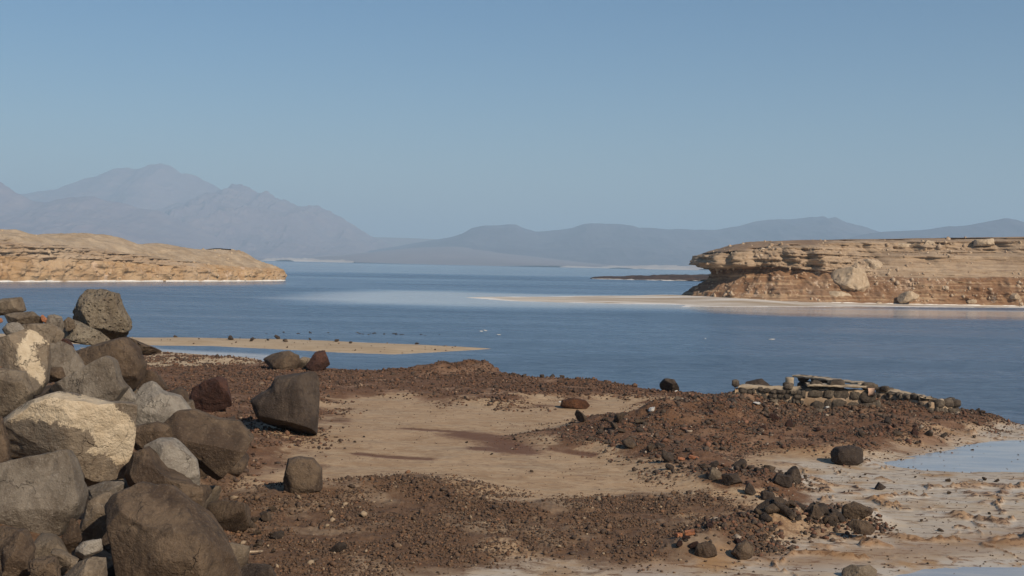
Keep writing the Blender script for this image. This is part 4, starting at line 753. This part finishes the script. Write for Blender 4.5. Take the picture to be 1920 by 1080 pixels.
strew([(620, 800), (800, 850), (1000, 880), (1100, 900)], 1.5, 7, .05, .10, ('dark', 'brown'), 'small stone alone on the open sand', 'small stones on the open sand', .2)
def wet(px, py, s, mn, label, group, name='rock'):
    p = at_z(px, py, 0); stone(p[0], p[1], s, mn, label, group, sink=.6, name=name, zz=0.0).scale[2] *= .5
WX = np.sort(rg.normal(680, 80, 26))
for k in range(26):
    px = WX[k]; py = 624.5+(px-560)*.013+rg.normal(0, 1.2)
    wet(px, py, rg.uniform(.06, .16), 'dark', nth(k, 26)+'dark stone breaking the water beyond the sand spit', 'stones in the water beyond the spit')
SM['white'] = [small_mesh(500+k, 3, .6) for k in range(4)]
for m_ in SM['white']: m_.materials.append(MR['white'])
wet(902, 621.5, .2, 'white', 'left one of the close pair of white salt lumps off the spit tip', None)
wet(911, 620.5, .2, 'white', 'right one of the close pair of white salt lumps off the spit tip', None)
wet(936, 628, .16, 'white', 'lone small pale lump in the water just right of the close white pair', None)
wet(1446, 637.5, .3, 'white', 'bright white lump alone in the open water on the right', None)
wet(1323, 635, .1, 'white', 'tiny pale lump in the open water left of the bright white one', None)
for (px, py, s, lb) in ((1420, 771, .13, 'pale stone on the rubble below the left of the ruined wall'), (1549, 760, .15, 'leaning pale stone below the middle of the ruined wall'), (1222, 800, .16, 'pale grey stone among the dark lumps left of the mound'), (1051, 733, .08, 'tiny white stone on the gravel left of the brown clump')):
    p = at_z(px, py, .6 if py < 790 else .35); stone(p[0], p[1], s, 'white', lb, None)
# filler stones in the gaps of the heap
FL = {'brown': 'brown filler stone in the gaps between the big boulders of the heap', 'gb': 'grey-brown filler stone in the gaps between the big boulders of the heap', 'dark': 'nearly black filler stone in the gaps between the big boulders of the heap'}
n = 0
for k in range(3000):
    if n >= 84: break
    x = rg.uniform(-16, -2.5); y = rg.uniform(12, 38)
    sd = polysd(np.array([[x, y]]), FOOT)[0]
    if sd < .05 or sd > 4.2: continue
    z_ = height(np.array([x]), np.array([y]))[0]+.2; v_ = np.array([x, y, z_-CAM_H]); f_ = v_@Fv; q_ = np.array([[960+FPX*(v_@Rv)/f_, 540-FPX*(v_@Uv)/f_]])
    if any(y < bd+.3 and polysd(q_, bp)[0] > -14 for bp, bd in BL): continue
    n += 1; mk_ = ('brown', 'gb', 'brown', 'dark')[rg.integers(4)]; stone(x, y, rg.uniform(.26, .6), mk_, FL[mk_], 'filler stones of the boulder heap')
# bricks
def brick(px, py, z, ln, label, rz):
    p = at_z(px, py, z); bm = bmesh.new(); bmesh.ops.create_cube(bm, size=1)
    bmesh.ops.scale(bm, vec=(ln*.8, .11, .07), verts=bm.verts); bmesh.ops.bevel(bm, geom=bm.edges[:], offset=.008, segments=2, affect='EDGES')
    bmesh.ops.subdivide_edges(bm, edges=bm.edges[:], cuts=2)
    for v in bm.verts: v.co += Vector(rg.normal(0, .003, 3))
    me = bpy.data.meshes.new('brick'); bm.to_mesh(me); bm.free(); o = link(me, 'brick', MR['rust'])
    o.location = (p[0], p[1], height(p[:1], p[1:2])[0]+.04); o.rotation_euler = (rg.uniform(-.2, .2), rg.uniform(-.2, .2), rz); tag(o, label, 'brick')
brick(1277, 868, .35, .26, 'orange brick fragment by the left flank of the mound, left of two', .1)
brick(1300, 870, .35, .28, 'orange brick fragment by the left flank of the mound, right of two', -.3)
brick(1272, 1017, .2, .14, 'broken orange brick left of the near rubble row, left piece', .4)
brick(1293, 1018, .2, .22, 'broken orange brick left of the near rubble row, right piece', -.1)
# driftwood
p = at_z(462, 1042, .25); rr = np.array([[-.05, -.18, 0], [.0, 0, .04], [.07, .2, .02]]); vs = []
for q, rad in zip(rr, (.012, .016, .01)):
    for a in range(8): vs.append((q[0]+rad*math.cos(a*.785), q[1], q[2]+rad*math.sin(a*.785)))
fs = [[i*8+a, i*8+(a+1) % 8, (i+1)*8+(a+1) % 8, (i+1)*8+a] for i in range(2) for a in range(8)]+[[7, 6, 5, 4], [3, 2, 1, 0], [0, 7, 4, 3], [16, 17, 18, 19], [16, 19, 20, 23], [20, 21, 22, 23]]
o = link(mesh_np('driftwood', vs, fs), 'driftwood', MR['lime']); o.location = (p[0], p[1], height(p[:1], p[1:2])[0]+.05); o.rotation_euler[2] = -.5; o.scale = (1.4,)*3
tag(o, 'pale stick of driftwood on the gravel right of the huge nearest boulder', 'driftwood')

# ================================================================ ruined walls
def plaster(name, c1, c2, c3):
    b = NB(name); P = b.coord(False); n = b.noise(P, 3, 6, .65); nf = b.noise(P, 18, 5, .7)
    c = b.mix(b.rng(n, .4, .62), c1, c2); c = b.mix(b.rng(nf, .55, .68), c, c3)
    return b.fin(c, .9, b.bump(b.math('ADD', n, b.math('MULTIPLY', nf, .5)), .6, .03))
M_cop = plaster('weathered_concrete', (.40, .32, .23), (.32, .25, .17), (.20, .15, .10))
M_mort = plaster('old_mortar', (.30, .20, .12), (.38, .28, .19), (.16, .10, .065))
M_stone = rock_mat('wall_stone', [(.06, .045, .034), (.14, .11, .08), (.05, .036, .028), (.3, .25, .19)], scale=2)
def slab(path, wdt, z0, z1, name, mat, parent, seg=.12, rough=.012):
    """bar of worn concrete following path (world xy)"""
    path = np.array(path); L = np.concatenate([[0], np.cumsum(np.hypot(*np.diff(path, axis=0).T))]); n = max(3, int(L[-1]/seg))
    t = np.linspace(0, L[-1], n); Pp = np.stack([np.interp(t, L, path[:, 0]), np.interp(t, L, path[:, 1])], -1); T = np.gradient(Pp, axis=0); T /= np.hypot(T[:, 0], T[:, 1])[:, None]
    N = np.stack([-T[:, 1], T[:, 0]], -1); cs = [(-.5, 0), (-.5, .5), (-.5, 1), (-.17, 1), (.17, 1), (.5, 1), (.5, .5), (.5, 0), (0, 0)]
    zb = np.interp(t, L, np.broadcast_to(z1, len(path)) if np.ndim(z1) else np.full(len(path), z1)); V = []
    for i in range(n):
        wv = wdt*(1+.12*vn(np.array([t[i]*2.]), np.array([.3]), seed=9)[0])
        for a, h in cs: V.append((Pp[i, 0]+N[i, 0]*a*wv, Pp[i, 1]+N[i, 1]*a*wv, z0+(zb[i]-z0)*h))
    V = np.array(V); V += rough*np.random.default_rng(int(L[-1]*100)).normal(size=V.shape); k = len(cs)
    F = [[i*k+j, i*k+(j+1) % k, (i+1)*k+(j+1) % k, (i+1)*k+j] for i in range(n-1) for j in range(k)]
    F += [[0, 1, 6, 7], [1, 2, 5, 6], [(n-1)*k+q for q in (7, 6, 1, 0)], [(n-1)*k+q for q in (6, 5, 2, 1)]]
    return link(mesh_np(name, V, F, False), name, mat, parent)
def masonry(parent, p0, p1, z0, ztop, thick, row, seed, name='masonry'):
    rng = np.random.default_rng(seed); p0 = np.array(p0); p1 = np.array(p1); L = np.hypot(*(p1-p0)); T = (p1-p0)/L; N = np.array([-T[1], T[0]])
    D, Fc = ICO[3]; VV = []; FF = []; base = 0; z = z0
    while z < max(ztop(0), ztop(.5), ztop(1)):
        h = row*rng.uniform(.75, 1.3); u = 0
        while u < L:
            w_ = row*rng.uniform(.55, 1.9)
            if z+h*.4 < ztop((u+w_/2)/L)+rng.normal(0, .03) and rng.uniform() > .13:
                for side in (-1, 1):
                    V = np.sign(D)*np.abs(D)**.7*np.array([w_*.54, thick*.3, h*.53])*rng.uniform(.88, 1.05, 3)
                    U = D*2.2+rng.uniform(-9, 9, 3); V = V*rng.uniform(.8, 1.15, 3)*(1+.30*fbm(U[:, 0], U[:, 1], U[:, 2], o=3, seed=seed))[:, None]
                    cz = z+h/2+rng.normal(0, .025); cc = p0+T*(u+w_/2)+N*side*(thick*.26+rng.uniform(-.03, .03))
                    W = np.stack([cc[0]+T[0]*V[:, 0]+N[0]*V[:, 1], cc[1]+T[1]*V[:, 0]+N[1]*V[:, 1], cz+V[:, 2]], -1)
                    VV.append(W); FF.append(Fc+base); base += len(W)
            u += w_*.97
        z += h*.95
    return link(mesh_np(name, np.vstack(VV), np.vstack(FF)), name, M_stone, parent)
def at_(px, py, Y): return at_d(px, py, Y)[:2]
e = bpy.data.objects.new('stone_ruin', None); C.objects.link(e); tag(e, 'ruined stone wall with pale concrete coping at the crest of the rubble mound', 'ruin')
z1, z0 = 1.22, .62
a0, a1, a2 = at_(1372, 740, 41.4)[:2], at_(1500, 740, 41.0), at_(1640, 740, 40.6)
masonry(e, a0, a1, .45, lambda t: 1.12+.10*math.sin(t*9)*(t < .9), .34, .17, 3)
masonry(e, a1, a2, .40, lambda t: 1.22, .34, .30, 4)
slab([a0+[.1, .0], a1], .22, .4, 1.02, 'mortar_core', M_mort, e); slab([a1+[.02, 0], a2-[.05, 0]], .24, .4, 1.13, 'mortar_core', M_mort, e)
slab([a0+[.2, 0], a1], .30, 1.02, [1.14, 1.17], 'mortar_cap', M_cop, e, rough=.02)
c0 = at_(1512, 729, 40.9); c1 = at_(1560, 728, 40.8); c2 = at_(1628, 728, 40.7); c3 = at_(1495, 720, 43.6)
slab([c0, c1, c2], .5, z1, z1+.07, 'coping', M_cop, e, rough=.013)
slab([c3, c2+[-.05, .45]], .5, z1+.05, z1+.12, 'coping', M_cop, e, rough=.013)
masonry(e, at_(1497, 730, 43.5), at_(1560, 730, 42.6), .5, lambda t: 1.24, .26, .2, 8)
sb = slab([at_(1627, 735, 40.55), at_(1640, 735, 40.5)], .3, 1.0, 1.22, 'end_block', plaster('pink_block', (.45, .29, .20), (.5, .34, .25), (.35, .22, .15)), e)
pc = at_d(1480, 722, 41.3)
bmv = []; nn_ = 14; prof_ = [(.0, .0), (.13, 0), (.12, .1), (.15, .16), (.14, .26), (.15, .34), (.12, .37), (0, .37)]
V = [(r_*math.cos(i*2*math.pi/nn_)*(1+.05*vn(np.array([i*.9]), np.array([h_*7]))[0]), r_*math.sin(i*2*math.pi/nn_), h_) for i in range(nn_) for r_, h_ in prof_]
o = link(mesh_np('stone_stump', V, grid_faces(nn_, len(prof_), True)), 'stone_stump', M_cop); o.location = (pc[0], pc[1], 1.08); tag(o, 'stubby stone pillar standing alone left of the concrete coping', 'stone stump')
e2 = bpy.data.objects.new('stone_ruin', None); C.objects.link(e2); tag(e2, 'lower broken stone wall running on to the right of the coped ruin', 'ruin')
b0, b1, b2 = at_(1646, 755, 42.6), at_(1745, 765, 41.2), at_(1792, 770, 41.6)
masonry(e2, b0, b1, .15, lambda t: .98-.18*t+.05*math.sin(t*17), .5, .17, 5)
masonry(e2, b1, b2, .05, lambda t: .80-.12*t, .55, .24, 6)
slab([b0, b1, b2-[.2, 0]], .42, .1, [.9, .74, .60], 'mortar_core', M_mort, e2)
slab([b0+[.1, .1], b1+[0, .1]], .5, .86, [1.03, .87], 'flagstone_top', M_cop, e2, rough=.03); slab([b1+[.03, .05], b2-[.35, -.05]], .5, .66, .80, 'flagstone_top', M_cop, e2, rough=.02)

# ================================================================ gravel
def gravel(name, regions, label, seed, sub=1):
    rng = np.random.default_rng(seed); D, Fc = ICO[sub]; tm = []
    if sub == 1: pass
    for k in range(14):
        V = D*rng.uniform(.8, 1.2, (len(D), 1))*rng.uniform(.6, 1.2, 3)
        for q in range(3):
            n_ = rng.normal(size=3); n_ /= np.linalg.norm(n_); dd = V@n_; V = V-np.outer(np.clip(dd-dd.max()*rng.uniform(.2, .7), 0, None), n_)
        tm.append(V)
    tm = np.array(tm); XY = []; S = []; K = []
    for poly, dens, smin, smax, pal, soft, pw in regions:
        lo_, hi_ = poly.min(0)-1, poly.max(0)+1; lo_ = np.maximum(lo_, [-25, 6]); hi_ = np.minimum(hi_, [30, 130]); n = int(np.prod(hi_-lo_)*dens); p = rng.uniform(lo_, hi_, (n, 2))
        ang = np.abs(np.arctan2(p[:, 0], p[:, 1])); p = p[ang < R(26)]
        sd = polysd(p, poly)+soft*1.5*fbm(p[:, 0]*.9, p[:, 1]*.9, o=4, seed=3)
        cl = .65+1.6*fbm(p[:, 0]*1.3, p[:, 1]*1.3, o=3, seed=seed+1)
        keep = rng.uniform(size=len(p)) < sstep(-soft, soft, sd)*np.clip(cl, .08, 1); p = p[keep]
        XY.append(p); S.append(smin+(smax-smin)*rng.uniform(size=len(p))**pw); K.append(np.full(len(p), pal))
    XY = np.vstack(XY); S = np.concatenate(S); K = np.concatenate(K); Z = height(XY[:, 0], XY[:, 1]); ok = Z > .015; XY, S, K, Z = XY[ok], S[ok], K[ok], Z[ok]; n = len(S)
    PAL = np.array([[(.085, .04, .022), (.135, .062, .032), (.05, .03, .02), (.19, .088, .045), (.30, .2, .13)],
                    [(.095, .05, .027), (.06, .035, .022), (.14, .08, .043), (.19, .09, .042), (.34, .25, .16)],
                    [(.048, .033, .023), (.065, .041, .028), (.13, .055, .03), (.19, .08, .042), (.40, .32, .24)],
                    [(.07, .045, .03), (.12, .075, .045), (.18, .12, .08), (.09, .055, .035), (.3, .22, .15)]])
    ci = rng.choice(5, size=n, p=[.34, .28, .23, .125, .025]); col = PAL[K, ci]*rng.uniform(.55, 1.1, (n, 1))
    a = rng.uniform(0, 6.283, n); ca, sa = np.cos(a), np.sin(a); V = tm[rng.integers(14, size=n)]*S[:, None, None]; V[:, :, 2] *= .75
    W = np.stack([V[:, :, 0]*ca[:, None]-V[:, :, 1]*sa[:, None]+XY[:, 0:1], V[:, :, 0]*sa[:, None]+V[:, :, 1]*ca[:, None]+XY[:, 1:2], V[:, :, 2]+(Z+S*.25)[:, None]], -1)
    Fa = (Fc[None]+np.arange(n)[:, None, None]*len(D)).reshape(-1, 3)
    me = mesh_np(name, W.reshape(-1, 3), Fa, False); color_attr(me, 'tint', np.repeat(col, len(D), 0))
    b = NB(name+'_stone'); c = b.mix(b.rng(b.noise(b.coord(False), 30, 4, .7), .35, .65, 0, .45), b.attr('tint'), (.16, .12, .09)); m = b.fin(c, .9)
    print('gravel', name, n)
    return tag(link(me, name, m), label, 'gravel', kind='stuff')
SAND = pxy([(560, 880), (620, 745), (1000, 740), (1350, 765), (1300, 960), (700, 1000)], .2)
NEARS = pxy([(700, 1050), (1300, 1030), (1450, 1050), (1450, 1120), (650, 1120)], .1)
gravel('gravel', [(G3, 620, .010, .040, 1, .9, 2.2), (G3, 14, .04, .10, 1, .4, 2.5), (G4, 260, .015, .08, 2, .35, 1.9), (FOOT, 60, .02, .09, 1, .4, 2), (SAND, 9, .008, .03, 3, 1.0, 2), (NEARS, 14, .01, .035, 3, .6, 2), (SALT, 16, .008, .035, 3, .6, 2.2)],
       'brown lava gravel and pebbles in the near foreground and scattered on the sand', 7)
gravel('gravel', [(G1, 120, .018, .075, 0, 1.4, 2.0), (G1, 4, .06, .15, 0, .5, 2), (G2, 330, .012, .05, 2, 1.0, 2.2), (G2, 13, .05, .13, 2, .3, 2.2), (pxy([(1365, 748), (1640, 744), (1660, 770), (1400, 772)], .7), 90, .04, .12, 1, .3, 1.8), (SPIT, 1.2, .03, .09, 3, .8, 2)],
       'red and dark lava rubble covering the shoreline bank and the mound by the ruin', 8)
# ================================================================ haze
hb = 20.0
V = np.array([[x, y, z] for x in (-14000, 14000) for y in (-3000, 30000) for z in (-4.6, 885)], float)
Fh = np.array([[0, 1, 3, 2], [4, 6, 7, 5], [0, 4, 5, 1], [2, 3, 7, 6], [0, 2, 6, 4], [1, 5, 7, 3]])
me = mesh_np('haze', V, Fh, False)
hm = bpy.data.materials.new('haze_air'); hm.use_nodes = True; ht = hm.node_tree
ht.nodes.remove(ht.nodes['Principled BSDF'])
pv = ht.nodes.new('ShaderNodeVolumePrincipled'); pv.inputs['Color'].default_value = (.60, .80, .96, 1)
pv.inputs['Density'].default_value = 1.5e-4; pv.inputs['Anisotropy'].default_value = 0.0
ht.links.new(pv.outputs[0], ht.nodes['Material Output'].inputs['Volume'])
ho = link(me, 'haze', hm); tag(ho, 'pale blue air haze over the lake and far mountains', 'haze', kind='stuff')
